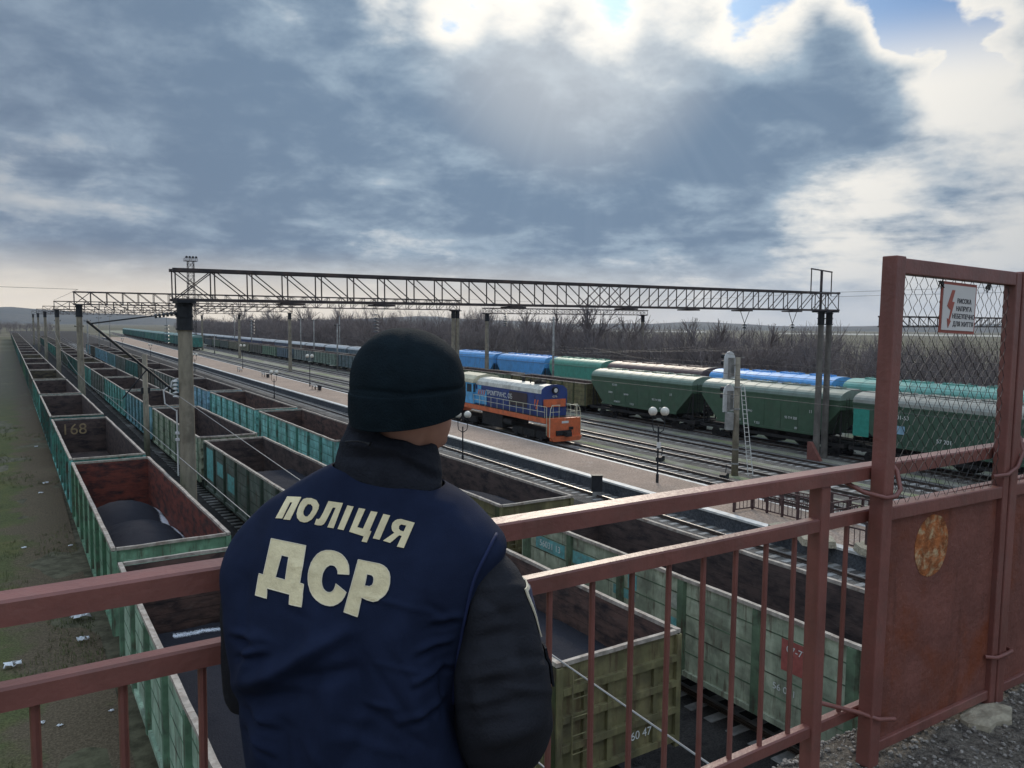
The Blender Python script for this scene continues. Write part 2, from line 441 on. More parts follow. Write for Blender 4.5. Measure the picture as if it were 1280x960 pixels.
def text_mesh(body, size, ext=.004, offset=0.0, spacing=1.0):
    c = bpy.data.curves.new('lettering', 'FONT'); c.body = body; c.size = size; c.extrude = ext; c.offset = offset
    c.align_x = 'CENTER'; c.align_y = 'CENTER'; c.space_character = spacing
    o = bpy.data.objects.new('lettering', c); COL.objects.link(o)
    dg = bpy.context.evaluated_depsgraph_get()
    me = bpy.data.meshes.new_from_object(o.evaluated_get(dg))
    bpy.data.objects.remove(o); bpy.data.curves.remove(c)
    return me
def text(body, size, loc, rot, parent, material, name='lettering', ext=.004, offset=0.0, label=None, sx_=1.0):
    me = text_mesh(body, size, ext, offset)
    me.materials.clear(); me.materials.append(material)
    o = obj(name, me, parent); o.location = loc; o.rotation_euler = rot; o.scale = (sx_, 1, 1)
    if label: o['label'] = label
    return o
LEFT = (PI/2, 0, -PI/2)     # reads on a wall that faces -X
FRONT = (PI/2, 0, 0)        # reads on a wall that faces -Y

# ------------------------------------------------------------------ track lines: x = a + k*y
TR = {'A': (4.02, -.0095), 'B': (10.32, 0.0), 'C': (16.05, .014), 'D': (28.65, .031), 'T1': (36.75, .047), 'T2': (42.35, .045), 'T3': (47.5, .055),
      'E': (53.6, .05), 'E2': (61.2, .05)}
def tx(k, y): a, s = TR[k]; return a + s*y
def tang(k): return -math.atan(TR[k][1])

# ------------------------------------------------------------------ ground
def sheet(name, xs, ys, z, m_, kind='structure', fn=None):
    b = MB()
    for j in range(len(ys)):
        for i in range(len(xs)):
            x, y = xs[i], ys[j]
            b.v.append((x, y, z + (fn(x, y) if fn else 0)))
    n = len(xs)
    for j in range(len(ys)-1):
        for i in range(n-1):
            b.f.append((j*n+i, j*n+i+1, (j+1)*n+i+1, (j+1)*n+i)); b.m.append(0)
    return struct(obj(name, b, None, m_), kind)
sheet('ground', [-6300, -2000, -300, 0, 300, 2000, 6300], [-1400, -300, 0, 300, 900, 3000, 6500], -.06, m_field)
gx = [-60 + i*1.0 for i in range(63)]; gy = [-10 + i*1.6 for i in range(200)]
sheet('grass_verge', gx, gy, -.03, m_verge, fn=lambda x, y: .10*mnoise.noise((x*.3, y*.3, 1)) + .05*mnoise.noise((x*1.1, y*1.1, 5)))
def strip(name, l0, l1, y0, y1, z, m_, n=20):
    b = MB()
    for i in range(n):
        a, c = y0+(y1-y0)*i/n, y0+(y1-y0)*(i+1)/n
        b.quad((l0(a), a, z), (l1(a), a, z), (l1(c), c, z), (l0(c), c, z))
    return struct(obj(name, b, None, m_))
near_edge = lambda y: 28.95 + .031*y
far_edge = lambda y: 32.95 + .048*y
strip('ballast', lambda y: 2.9-.0095*y, lambda y: near_edge(y)+.3, -25, 1000, .105, m_ballast_d)
strip('gravel', lambda y: far_edge(y)-.3, lambda y: 66+.05*y, -25, 1100, .106, m_ballast_g)

def track(k, y0, y1, bed=True):
    a, s = TR[k]
    o = bpy.data.objects.new('railway_track', None); COL.objects.link(o); struct(o)
    o.location = (tx(k, 0), 0, 0); o.rotation_euler = (0, 0, tang(k))
    for sgn in (-1, 1):
        b = MB()
        x = sgn*.83
        b.box(x-.085, x+.085, y0, y1, .15, .18, 1); b.box(x-.014, x+.014, y0, y1, .18, .28, 1); b.box(x-.043, x+.043, y0, y1, .281, .32, 0)
        obj('rail', b, o, (m_rail, m_railside), recalc=False)['kind'] = 'structure'
    b = MB(); y = y0
    while y < min(y1, 420):
        h = random.uniform(-.006, .006)
        b.box(-1.5+random.uniform(-.03,.03), 1.5+random.uniform(-.03,.03), y, y+.28, .05, .149+h*.5)
        y += .72 + random.uniform(-.015, .015)
    if k != 'A': q = obj('sleeper_row', b, o, m_sleeper, recalc=False); q['kind'] = 'structure'
    if bed and k != 'A':
        b = MB(); b.prism([(-2.3, .107), (-1.75, .128), (1.75, .128), (2.3, .107)], y0, y1)
        q = obj('trackbed', b, o, m_bed if k not in 'ABC' else m_ballast_d); q['kind'] = 'structure'
    return o
for k, y0, y1 in (('A',-20,700),('B',-20,700),('C',-20,600),('D',-10,700),('T1',-10,800),('T2',-10,900),('T3',-10,900),('E',-10,900),('E2',-10,900)): track(k, y0, y1)

# platform
b = MB(); N = 24; Y0, Y1 = 5.0, 560.0
for i in range(N):
    a, c = Y0+(Y1-Y0)*i/N, Y0+(Y1-Y0)*(i+1)/N
    n0, n1_, f0, f1 = near_edge(a), near_edge(c), far_edge(a), far_edge(c)
    b.quad((n0, a, .9), (f0, a, .9), (f1, c, .9), (n1_, c, .9), 0)
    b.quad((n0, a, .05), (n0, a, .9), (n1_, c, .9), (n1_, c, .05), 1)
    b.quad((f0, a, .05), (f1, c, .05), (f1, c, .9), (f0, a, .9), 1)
    for e0, e1, wd in ((n0, n1_, .42), (f0, f1, -.22)):
        b.quad((e0-.06*math.copysign(1,wd), a, .905), (e0+wd, a, .905), (e1+wd, c, .905), (e1-.06*math.copysign(1,wd), c, .905), 2)
        b.quad((e0-.06*math.copysign(1,wd), a, .80), (e0-.06*math.copysign(1,wd), a, .905), (e1-.06*math.copysign(1,wd), c, .905), (e1-.06*math.copysign(1,wd), c, .80), 2)
b.quad((near_edge(Y0), Y0, .05), (far_edge(Y0), Y0, .05), (far_edge(Y0), Y0, .9), (near_edge(Y0), Y0, .9), 1)
struct(obj('platform', b, None, (m_platform, m_platside, m_white), recalc=False))

# hills at the horizon
b = MB(); N = 90
for i in range(N+1):
    an = math.radians(-45 + 130*i/N)
    r = 5200
    hgt = 42 + 42*mnoise.fractal((i*.11, 3, 1), .9, 2.1, 5) + 32*math.exp(-((i-30)/5.0)**2) + 20*math.exp(-((i-14)/9)**2)
    for rr, z in ((r-900, -2), (r-300, hgt*.6), (r, hgt), (r+900, -2)):
        b.v.append((rr*math.sin(an), rr*math.cos(an), max(z, -2)))
for i in range(N):
    for j in range(3):
        a = i*4+j; b.f.append((a, a+4, a+5, a+1)); b.m.append(0)
struct(obj('hills', b, None, m_hill, smooth=True))
b = MB()
for (a0, a1, r0, r1) in ((52, 74, 1500, 1950), (38, 47, 1700, 2400)):
    for i in range(8):
        t0 = math.radians(a0+(a1-a0)*i/8); t1 = math.radians(a0+(a1-a0)*(i+1)/8)
        b.quad((r0*math.sin(t0), r0*math.cos(t0), .06), (r1*math.sin(t0), r1*math.cos(t0), .06), (r1*math.sin(t1), r1*math.cos(t1), .06), (r0*math.sin(t1), r0*math.cos(t1), .06))
struct(obj('far_field', b, None, m_snow))

# air: pale even haze round the whole place
M_ = bpy.data.materials.new('haze_air'); M_.use_nodes = True
t = NT(M_.node_tree); t.n.remove(t.n['Principled BSDF'])
pv = t.add('ShaderNodeVolumePrincipled'); pv.inputs['Color'].default_value = (.80, .87, 1.0, 1); pv.inputs['Density'].default_value = .00006
pv.inputs['Anisotropy'].default_value = .2
t.l.new(pv.outputs[0], t.n['Material Output'].inputs['Volume'])
b = MB(); b.box(-6400, 6400, -1500, 6600, -4, 190)
haze = struct(obj('haze', b, None, M_), 'stuff')


# ------------------------------------------------------------------ running gear shared by every wagon
def bogie_meshes():
    b = MB()
    for s in (-1, 1):
        x = s*1.02
        b.prism([(-1.25,.62),(-1.05,.78),(-.45,.80),(-.30,.62),(.30,.62),(.45,.80),(1.05,.78),(1.25,.62),(1.2,.45),(.75,.42),(.45,.28),(-.45,.28),(-.75,.42),(-1.2,.45)], x-.07, x+.07, axis='x')
        for yy in (-.12, .12): b.tube([(x, yy*1.6, .33), (x, yy*1.6, .62)], .09, 8)
        for yy in (-1.1, 1.1): b.box(x-.11, x+.11, yy-.16, yy+.16, .42, .66)
    b.box(-1.0, 1.0, -.22, .22, .55, .82)
    b.tube([(0,0,.8),(0,0,.98)], .25, 10)
    fr = b.mesh('bogie', (m_under,))
    w_ = MB()
    w_.tube([(-1.0,0,.52),(1.0,0,.52)], .07, 8)
    for s in (-1, 1):
        w_.tube([(s*.83-.05*s,0,.52),(s*.83+.06*s,0,.52)], .50, 20); w_.tube([(s*.83-.085*s,0,.52),(s*.83-.05*s,0,.52)], .54, 20)
    return fr, w_.mesh('wheelset', (m_wheel,))
ME_BOGIE, ME_WHEEL = bogie_meshes()
def add_bogies(root, ys, fine=True):
    for y in ys:
        o = obj('bogie', ME_BOGIE, root); o.location = (0, y, 0)
        if fine:
            for d in (-1.05, 1.05):
                q = obj('wheelset', ME_WHEEL, o); q.location = (0, d, 0)
def coupler_mesh():
    b = MB()
    b.box(-.12, .12, 0, .55, 1.0, 1.22); b.prism([(-.22,.95),(-.22,1.3),(.05,1.35),(.24,1.2),(.24,1.0),(.05,.92)], .5, .80)
    b.tube([(.45,.05,1.0),(.47,.3,.72),(.40,.62,.66)], .035, 6)
    return b.mesh('coupler', (m_under,))
ME_COUPLER = coupler_mesh()
def add_couplers(root, L):
    o = obj('coupler', ME_COUPLER, root); o.location = (0, L, 0)
    o = obj('coupler', ME_COUPLER, root); o.rotation_euler = (0, 0, PI)

# ------------------------------------------------------------------ open gondola wagon, unit length GL along +y from 0
GL, GH, GW = 16.6, 3.7, 1.70
def gondola_meshes(seed):
    rnd = random.Random(seed)
    out = {}
    zb = 1.22
    nrib = 8
    # side walls with ribs (right one mirrored)
    for s, nm in ((-1, 'sl'), (1, 'sr')):
        b = MB()
        x0, x1 = s*(GW-.122), s*(GW-.105)
        b.box(min(x0,x1), max(x0,x1), .05, GL-.05, zb, GH-.06)
        for k in range(nrib):
            y = .16 + (GL-.32)*k/(nrib-1)
            wd = .19 if k in (0, nrib-1) else .13
            bow = rnd.uniform(-.012, .02)
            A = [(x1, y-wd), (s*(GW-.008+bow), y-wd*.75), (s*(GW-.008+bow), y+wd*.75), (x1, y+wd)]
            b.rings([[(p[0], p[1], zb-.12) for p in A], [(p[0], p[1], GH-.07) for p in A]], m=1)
        for z in (1.72, 2.22, 2.72, 3.22):      # seams between the side planks
            b.box(min(x1, s*(GW-.098)), max(x1, s*(GW-.098)), .1, GL-.1, z-.016, z+.016, 1)
        for k in range(nrib-1):                 # dents: slightly bulged plates
            ya = .16+(GL-.32)*k/(nrib-1)+.25; yb = .16+(GL-.32)*(k+1)/(nrib-1)-.25
            for z0 in (1.76, 2.26, 2.76, 3.26):
                if rnd.random() < .45:
                    e = rnd.uniform(.004, .014); xa, xb = x1, s*(GW-.105+e)
                    b.rings([[(xa, ya, z0), (xa, yb, z0), (xa, yb, z0+.40), (xa, ya, z0+.40)], [(xb, ya+.2, z0+.1), (xb, yb-.2, z0+.1), (xb, yb-.2, z0+.3), (xb, ya+.2, z0+.3)]])
        b.box(min(s*(GW-.12), s*(GW-.03)), max(s*(GW-.12), s*(GW-.03)), .02, GL-.02, zb-.14, zb-.002)
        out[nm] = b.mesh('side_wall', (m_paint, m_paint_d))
    # end wall: horizontal beams and two uprights
    b = MB()
    b.box(-GW+.13, GW-.13, .06, .10, zb, GH-.06)
    for z in (1.30, 1.95, 2.55, 3.12): b.box(-GW+.16, GW-.16, -.06, .058, z-.07, z+.07, 0)
    for x in (-.95, -.32, .32, .95):
        for z0, z1 in ((1.372, 1.878), (2.022, 2.478), (2.622, 3.048)):
            if abs(x) > .5 or z0 < 1.5 or True: b.box(x-.06, x+.06, -.03, .058, z0, z1)
    for x in (-GW+.09, GW-.09): b.box(x-.068, x+.068, -.05, .049, zb-.12, GH-.07)
    out['end'] = b.mesh('end_wall', (m_paint,))
    # rim tube, a little wavy
    b = MB()
    def wav(n): return [(rnd.uniform(-.011,.011), rnd.uniform(-.014,.008)) for _ in range(n+1)]
    for s in (-1, 1):
        n = 16; o = wav(n); o[0] = o[-1] = (0, 0)
        pts = [(s*(GW-.08)+o[i][0], GL*i/n, GH-.01+o[i][1]) for i in range(n+1)]
        for i in range(n):
            b.bar(pts[i], (pts[i+1][0], pts[i+1][1]+.004, pts[i+1][2]), .115, .09)
    for y in (.03, GL-.03):
        n = 5; o = wav(n); o[0] = o[-1] = (0, 0)
        pts = [(-GW+.16+(2*GW-.32)*i/n, y+o[i][0]*.6, GH-.012+o[i][1]) for i in range(n+1)]
        for i in range(n): b.bar(pts[i], (pts[i+1][0]+.004, pts[i+1][1], pts[i+1][2]), .10, .086)
    out['rim'] = b.mesh('top_rim', (m_rim,))
    # lining: inner faces and floor
    b = MB()
    xi = GW-.125; y0, y1 = .115, GL-.115; z0, z1 = 1.36, GH-.062
    b.quad((-xi,y0,z0),(xi,y0,z0),(xi,y1,z0),(-xi,y1,z0))
    b.quad((-xi,y0,z0),(-xi,y1,z0),(-xi,y1,z1),(-xi,y0,z1)); b.quad((xi,y0,z0),(xi,y0,z1),(xi,y1,z1),(xi,y1,z0))
    b.quad((-xi,y0,z0),(-xi,y0,z1),(xi,y0,z1),(xi,y0,z0)); b.quad((-xi,y1,z0),(xi,y1,z0),(xi,y1,z1),(-xi,y1,z1))
    out['lining'] = b.mesh('inner_lining', (m_inner,))
    b = MB()
    b.box(-.3, .3, .1, GL-.1, .95, 1.30); b.box(-GW+.18, GW-.18, .12, GL-.12, 1.301, 1.345)
    for y in (2.2, 5.5, 8.3, 11, 14.4): b.box(-GW+.15, GW-.15, y-.12, y+.12, 1.05, 1.299)
    b.tube([(.7,7,.85),(.7,8.6,.85)], .2, 10); b.box(-.9,-.5,8.8,9.6,.6,1.04)
    out['under'] = b.mesh('underframe', (m_under,))
    b = MB()
    for x in (-1.35, -.95):
        b.tube([(x,-.11,1.25),(x,-.11,3.55)], .018, 5)
    for i in range(6): b.tube([(-1.35,-.11,1.45+.38*i),(-.95,-.11,1.45+.38*i)], .014, 5)
    out['ladder'] = b.mesh('ladder', (m_paint,))
    return out
GM = [gondola_meshes(11+i) for i in range(3)]
def gondola(label, loc, rz, length, color, inner, group, var=0, rim=None, detail=2, end_color=None):
    g = GM[var % 3]
    r = thing('gondola_wagon', label, 'wagon', loc, rz, group)
    r.scale = (1, length/GL, 1)
    obj('side_wall', g['sl'], r, color=color); obj('side_wall', g['sr'], r, color=color)
    e = obj('end_wall', g['end'], r, color=end_color or color)
    e = obj('end_wall', g['end'], r, color=end_color or color); e.location = (0, GL, 0); e.rotation_euler = (0, 0, PI)
    obj('top_rim', g['rim'], r)
    obj('inner_lining', g['lining'], r, color=inner)
    obj('underframe', g['under'], r)
    if detail >= 1:
        add_bogies(r, (2.6, GL-2.6), detail >= 2)
    if detail >= 2:
        add_couplers(r, GL)
        obj('ladder', g['ladder'], r, color=color)
    return r

TEAL = (.13,.335,.295); GREEN = (.14,.26,.165); DTEAL = (.050,.15,.135); BLUEG = (.16,.30,.33); OLIVE = (.145,.13,.062); PALEG = (.275,.305,.215)
GREY = (.17,.18,.16); LBLUE = (.22,.38,.47); AQUA = (.19,.44,.40); BRN = (.12,.10,.08)
I_BR = (.135,.080,.064); I_DK = (.100,.070,.061); I_RED = (.21,.060,.042); I_OL = (.12,.10,.06)
ORD = ['first','second','third','fourth','fifth','sixth','seventh','eighth','ninth','tenth','eleventh','twelfth','thirteenth','fourteenth','fifteenth','sixteenth','seventeenth','eighteenth','nineteenth','twentieth',
       'twenty-first','twenty-second','twenty-third','twenty-fourth','twenty-fifth','twenty-sixth','twenty-seventh','twenty-eighth']

def wagon_train(key, spans, specs, words, group):
    res = []
    for i, (ya, yb) in enumerate(spans):
        col, inn, desc = specs[i] if i < len(specs) else random.choice(specs[-6:])
        lab = '%s gondola, %s from the footbridge in %s' % (desc, ORD[i], words)
        d = 2 if ya < 130 else (1 if ya < 260 else 0)
        res.append(gondola(lab, (tx(key, ya), ya, 0), tang(key), yb-ya, col, inn, group, var=i, detail=d))
    return res
def extend(spans, upto, pitch=19.6, gap=1.6):
    y = spans[-1][1] + gap
    while y < upto:
        spans.append((y, y+pitch-gap)); y += pitch
    return spans
SA = extend([(6.6,23.15),(24.72,41.1),(42.3,60.2),(62.2,80.5),(82.2,102.2),(104.2,123.4)], 520)
SB = extend([(-6,10.0-.0)] if False else [(11.68,27.0),(28.4,45.3),(46.8,64.7),(66.2,82.2),(84.2,103.5)], 400)
SCN = extend([(4.0,21.9),(23.5,40.3),(41.7,58.8),(60.2,77.5),(79.2,97.6)], 260)
gA = wagon_train('A', SA, [
    ((.26,.36,.26), I_BR, 'pale green rust-streaked open'), (GREEN, I_RED, 'green open red-lined'), (TEAL, I_DK, 'dark-lined teal open'), (DTEAL, I_DK, 'dark green empty'),
    (TEAL, I_DK, 'bright teal empty'), (GREY, I_OL, 'grey dusty empty'), (DTEAL, I_DK, 'dark teal empty'), (GREEN, I_DK, 'dull green empty'), (GREY, I_OL, 'grey-brown empty'), (DTEAL, I_DK, 'dark blue-green empty'), (BLUEG, I_DK, 'blue-grey empty')],
    'the leftmost train', 'open gondolas of the leftmost train')
gB = wagon_train('B', SB, [
    (OLIVE, I_BR, 'olive green open'), ((.10,.115,.095), I_DK, 'patched grey-green open'), (PALEG, I_DK, 'pale green open'), (BLUEG, I_DK, 'blue-grey ribbed open'), (TEAL, I_DK, 'light teal ribbed open'),
    (GREY, I_DK, 'grey empty'), (TEAL, I_DK, 'teal empty'), (DTEAL, I_OL, 'dark green empty'), (DTEAL, I_DK, 'dark teal empty'), (GREY, I_DK, 'dull grey empty')],
    'the second train from left', 'open gondolas of the second train from the left')
gC = wagon_train('C', SCN, [
    (PALEG, I_DK, 'pale green plank-sided'), (OLIVE, I_DK, 'dark green open'), (AQUA, I_BR, 'aqua open rust-lined'), (AQUA, I_BR, 'turquoise ribbed open'), (LBLUE, I_DK, 'light blue ribbed open'),
    (GREY, I_DK, 'grey-green empty'), (BRN, I_DK, 'brown empty'), (DTEAL, I_DK, 'dark empty'), (GREY, I_OL, 'grey empty'), (BLUEG, I_DK, 'blue-grey empty')],
    'the train beside the platform track', 'open gondolas of the train beside the platform track')

# coal heaps lying in the wagons
def coal(label, key, y0, y1, z, humps, frost_side=0.0, frost_amt=.0, seed=0, name='coal_heap', x_half=1.56, bands=()):
    """humps: list of (y centre, height, half length)"""
    b = MB(); nx, ny = 34, max(20, int((y1-y0)*7))
    fr = []
    for j in range(ny+1):
        y = y0+(y1-y0)*j/ny
        for i in range(nx+1):
            x = -x_half+2*x_half*i/nx
            u = x/x_half
            h = 0
            for (yc, hh, hl) in humps:
                q = max(0, 1-((y-yc)/hl)**2)
                h = max(h, hh*(q**.8)*(1-.62*u*u))
            h += .035*mnoise.fractal((x*1.3, y*1.3, seed), 1, 2, 4)
            h += .02*mnoise.noise((x*6, y*6, seed))
            edge = min(j, ny-j)/ny*(y1-y0)
            b.v.append((x, y, z + h - (.25*max(0, 1-edge/.35))))
            f = 0
            if frost_amt:
                f = frost_amt*max(0, 1-abs(u-frost_side)/.22) 
                f *= .6+.8*max(0, mnoise.noise((x*.8, y*.7, seed+7))+.25)
            for (yb_, wd_, am_, lo_) in bands:
                if u > lo_: f = max(f, am_*max(0, 1-abs(y+.25*u-yb_)/wd_))
            fr.append(min(1, f))
    for j in range(ny):
        for i in range(nx):
            a = j*(nx+1)+i; b.f.append((a, a+1, a+nx+2, a+nx+1)); b.m.append(0)
    o = obj(name, b, None, m_coal, smooth=True)
    at = o.data.attributes.new('frost', 'FLOAT', 'POINT'); at.data.foreach_set('value', fr)
    yc = (y0+y1)/2
    T = Matrix.Translation((tx(key, yc) - TR[key][1]*0, yc, 0))
    off = Vector((0, -yc, 0))
    for v in o.data.vertices: v.co += off
    o.location = (tx(key, yc), yc, 0); o.rotation_euler = (0, 0, tang(key))
    return tag(o, label, 'coal', 'coal heaps in the open wagons')
coal('black coal heap with white frost bands in the nearest wagon of the leftmost train', 'A', 6.8, 22.9, 1.75, [(8.8,1.25,5.4),(17.0,.55,4.6)], .55, .0, 1, bands=((14.6,1.0,.55,.1),(22.1,.42,.72,-.3)))
coal('nearer black coal hump with white edge in the red-lined wagon', 'A', 24.9, 34.0, 1.5, [(31.2,1.2,4.4)], .9, 1.0, 2)
coal('farther black coal hump with white edge in the red-lined wagon', 'A', 33.6, 40.2, 1.35, [(36.7,1.15,3.0)], .9, 1.0, 3)
coal('low coal heap at the near end of the wagon numbered 168', 'A', 42.6, 50, 2.2, [(45,.5,5)], 0, 0, 4)
coal('dark coal heap in the olive wagon beside the officer', 'B', 11.9, 20, 2.35, [(14.2,.45,4.8)], -.2, .8, 5)
coal('grey coal layer at the near end of the patched grey-green wagon', 'B', 28.6, 40, 2.75, [(32,.25,6)], 0, 0, 6)
coal('grey coal layer at the near end of the pale green wagon', 'B', 47, 55, 2.7, [(49,.35,5)], 0, 0, 7)
coal('coal heap dusted with frost in the dark wagon right of the officer', 'C', 23.8, 34, 2.25, [(27,.85,5.5)], -.35, 1.0, 8)

# number on the inside of wagon 168, painted patches on the pale green wagon
m_ochre = mat('ochre_lettering', base=(.30,.22,.12), rough=.8, var=.3)
text('168', 1.05, (-.35, GL-.135, 2.95), FRONT, gA[2], m_ochre, 'painted_number')
m_patch_t = mat('turquoise_patch', base=(.14,.37,.36), rough=.7, var=.25, scale=5, dirt=(.17,.21,.17), dirt_amt=.6, dirt_scale=4)
m_patch_w = mat('white_patch', base=(.42,.42,.34), rough=.7, var=.25, scale=5, dirt=(.17,.21,.17), dirt_amt=.7, dirt_scale=4)
m_patch_r = mat('red_patch', base=(.33,.09,.075), rough=.7, var=.2, scale=5)
def patch(parent, y0, y1, z0, z1, m_, x=-GW+.099, name='paint_patch'):
    b = MB(); b.box(x-.004, x, y0, y1, z0, z1)
    return obj(name, b, parent, m_)
pc = gC[0]
ks = GL/17.9
patch(pc, 14.4, 15.95, 2.75, 3.19, m_patch_t); text('56031 13', .30, (-GW+.092, 15.17, 2.97), LEFT, pc, m_text, 'painted_number', ext=.002)
patch(pc, 12.9, 14.1, 2.78, 3.18, m_patch_t)
patch(pc, 11.2, 12.1, 2.42, 2.69, m_patch_t); patch(pc, 11.15, 11.5, 2.76, 3.2, m_patch_t)
patch(pc, 9.35, 9.95, 2.27, 2.5, m_patch_t); patch(pc, 9.35, 9.95, 2.76, 3.18, m_patch_w)
patch(pc, 5.75, 6.5, 2.45, 3.19, m_patch_r); text('07-77', .22, (-GW+.092, 6.12, 2.98), LEFT, pc, m_text, 'painted_number', ext=.002)
text('56 031', .22, (-GW+.092, 6.4, 1.98), LEFT, pc, m_text, 'painted_number', ext=.002)
pb = gB[1]
patch(pb, 14.5, 16.2, 1.7, 3.4, m_patch_t); patch(pb, 12.2, 13.6, 2.3, 3.0, m_patch_t); patch(pb, 9.9, 11.3, 1.9, 2.75, m_patch_t)
text('60 47', .26, (.55, -.035, 1.68), FRONT, gB[0], m_text, 'painted_number', ext=.002)

# ------------------------------------------------------------------ grain hopper wagon
HL = 16.2
def hopper_meshes():
    o = {}
    W = 1.76
    zt, zb = 4.72, 1.75
    ins = 2.35
    b = MB()    # body shell
    def side(s):
        x = s*W
        A = [(x, 0, zt), (x, HL, zt), (x, HL, zt-.75), (x*.985, HL-ins, zb), (x*.985, ins, zb), (x, 0, zt-.75)]
        b.poly(A if s > 0 else A[::-1])
    side(-1); side(1)
    for y, yi in ((0, ins), (HL, HL-ins)):
        b.quad((-W, y, zt), (W, y, zt), (W, y, zt-.75), (-W, y, zt-.75))
        b.quad((-W, y, zt-.75), (W, y, zt-.75), (W*.985, yi, zb), (-W*.985, yi, zb))
    # sill bands and seams
    for s in (-1, 1):
        b.box(min(s*W, s*(W+.05)), max(s*W, s*(W+.05)), .02, HL-.02, zt-.10, zt+.02)
        b.box(min(s*W*.99, s*(W+.04)), max(s*W*.99, s*(W+.04)), ins-.3, HL-ins+.3, zb-.02, zb+.16)
        for k in range(1, 6):
            y = ins+(HL-2*ins)*k/6
            b.box(min(s*W*.99, s*(W+.012)), max(s*W*.99, s*(W+.012)), y-.02, y+.02, zb+.18, zt-.12)
    o['body'] = b.mesh('body', (m_clean,))
    b = MB()    # rounded roof
    n = 14
    prof = [(W*math.cos(PI*k/n), zt+.02+.80*math.sin(PI*k/n)**.85) for k in range(n+1)]
    yy = [-.02, .22] + [.22+(HL-.44)*k/10 for k in range(1, 10)] + [HL-.22, HL+.02]
    rr = [[(x, y, z) for x, z in prof] for y in yy]
    b.rings(rr, closed=False, cap=False)
    b.poly([(x, -.02, z) for x, z in prof]); b.poly([(x, HL+.02, z) for x, z in prof])
    for k in range(1, 10):
        y = .22+(HL-.44)*k/10
        pr_ = [((W+.015)*math.cos(PI*j/n), zt+.02+.82*math.sin(PI*j/n)**.85) for j in range(n+1)]
        b.rings([[(x, y-.05, z) for x, z in pr_], [(x, y+.05, z) for x, z in pr_]], closed=False, cap=False)
    o['roof'] = b.mesh('roof', (m_clean,), smooth=False)
    b = MB()    # hatch
    b.box(-.34, .34, 0, 2.6, 5.49, 5.62); b.box(-.38, .38, .02, .12, 5.5, 5.66); b.box(-.38, .38, 2.48, 2.58, 5.5, 5.66)
    for y in (.5, 1.3, 2.1): b.tube([(-.36,y,5.6),(-.2,y,5.70),(.2,y,5.70),(.36,y,5.6)], .025, 5)
    o['hatch'] = b.mesh('roof_hatch', (m_clean,))
    b = MB()    # walkway with rail
    b.box(.52, .95, .2, HL-.2, 5.50, 5.53); 
    for k in range(13):
        y = .4+(HL-.8)*k/12; b.bar((.75,y,5.25),(.75,y,5.5),.05)
    o['walk'] = b.mesh('roof_walkway', (m_conc_grey,))
    b = MB()    # frame, hoppers below, end platforms
    b.box(-.28, .28, -.3, HL+.3, 1.0, 1.34)
    for s in (-1, 1):
        b.box(min(s*1.45,s*1.62), max(s*1.45,s*1.62), -.2, HL+.2, 1.06, 1.30)
        for y in (0.05, HL-.05):
            b.bar((s*1.5, y, 1.3), (s*1.5, y, zt-.76), .09)
        b.bar((s*1.45, 1.0, 1.3), (s*1.45, .3, zt-1.1), .07); b.bar((s*1.45, HL-1.0, 1.3), (s*1.45, HL-.3, zt-1.1), .07)
    for y in (-.25, HL+.25): b.box(-1.6, 1.6, y-.1, y+.1, 1.02, 1.36)
    for y in (4.6, 8.1, 11.6):
        r0 = [(-.5,y-.5,.55),(.5,y-.5,.55),(.5,y+.5,.55),(-.5,y+.5,.55)]; r1 = [(-1.5,y-1.5,1.74),(1.5,y-1.5,1.74),(1.5,y+1.5,1.74),(-1.5,y+1.5,1.74)]
        b.rings([r0, r1])
    b.tube([(-.9,.9,1.55),(-.9,1.9,1.55)], .2, 10)
    for x in (-1.2,-.85):
        b.tube([(x,-.18,1.3),(x,-.18,4.9)], .018, 5)
        b.tube([(x,HL+.18,1.3),(x,HL+.18,4.9)], .018, 5)
    for i in range(9):
        for y in (-.18, HL+.18): b.tube([(-1.2,y,1.5+i*.38),(-.85,y,1.5+i*.38)], .014, 5)
    o['frame'] = b.mesh('underframe', (m_under,))
    return o
HM = hopper_meshes()
def hopper(label, loc, rz, length, color, roofc, group, detail=2, marks=None):
    r = thing('hopper_wagon', label, 'wagon', loc, rz, group); r.scale = (1, length/HL, 1)
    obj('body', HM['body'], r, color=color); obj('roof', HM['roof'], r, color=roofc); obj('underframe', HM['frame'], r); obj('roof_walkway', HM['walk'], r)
    for k in range(4):
        h = obj('roof_hatch', HM['hatch'], r, color=roofc); h.location = (0, 1.1+3.75*k, 0)
    add_bogies(r, (2.1, HL-2.1), detail >= 2)
    if detail >= 2: add_couplers(r, HL)
    for (s, size, y, z) in marks or ():
        text(s, size, (-1.79, y, z), LEFT, r, m_text, 'painted_lettering', ext=.012)
    return r
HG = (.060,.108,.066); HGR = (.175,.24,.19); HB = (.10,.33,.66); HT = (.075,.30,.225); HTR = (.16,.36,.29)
gE = 'wagons standing on the track behind the locomotive'; gE2 = 'wagons standing on the farthest right track'
def onE(k, ya): return (tx(k, ya), ya, 0)
marks = [('УЗ 95', .34, 11.9, 3.95), ('57023', .28, 12.6, 3.1), ('ЗЕРНО', .24, 9.9, 3.05), ('РЕМОНТ', .26, 11.4, 2.15), ('Т 22,5', .26, 8.9, 2.1), ('95 714 208', .30, 5.0, 2.9), ('11', .36, 2.9, 3.6), ('89', .28, 4.4, 2.1)]
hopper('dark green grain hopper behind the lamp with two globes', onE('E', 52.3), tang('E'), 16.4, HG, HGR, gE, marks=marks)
hopper('dark green grain hopper behind the white signal ladder', onE('E', 35.9), tang('E'), 15.0, HG, (.19,.24,.20), gE, marks=marks[::-1])
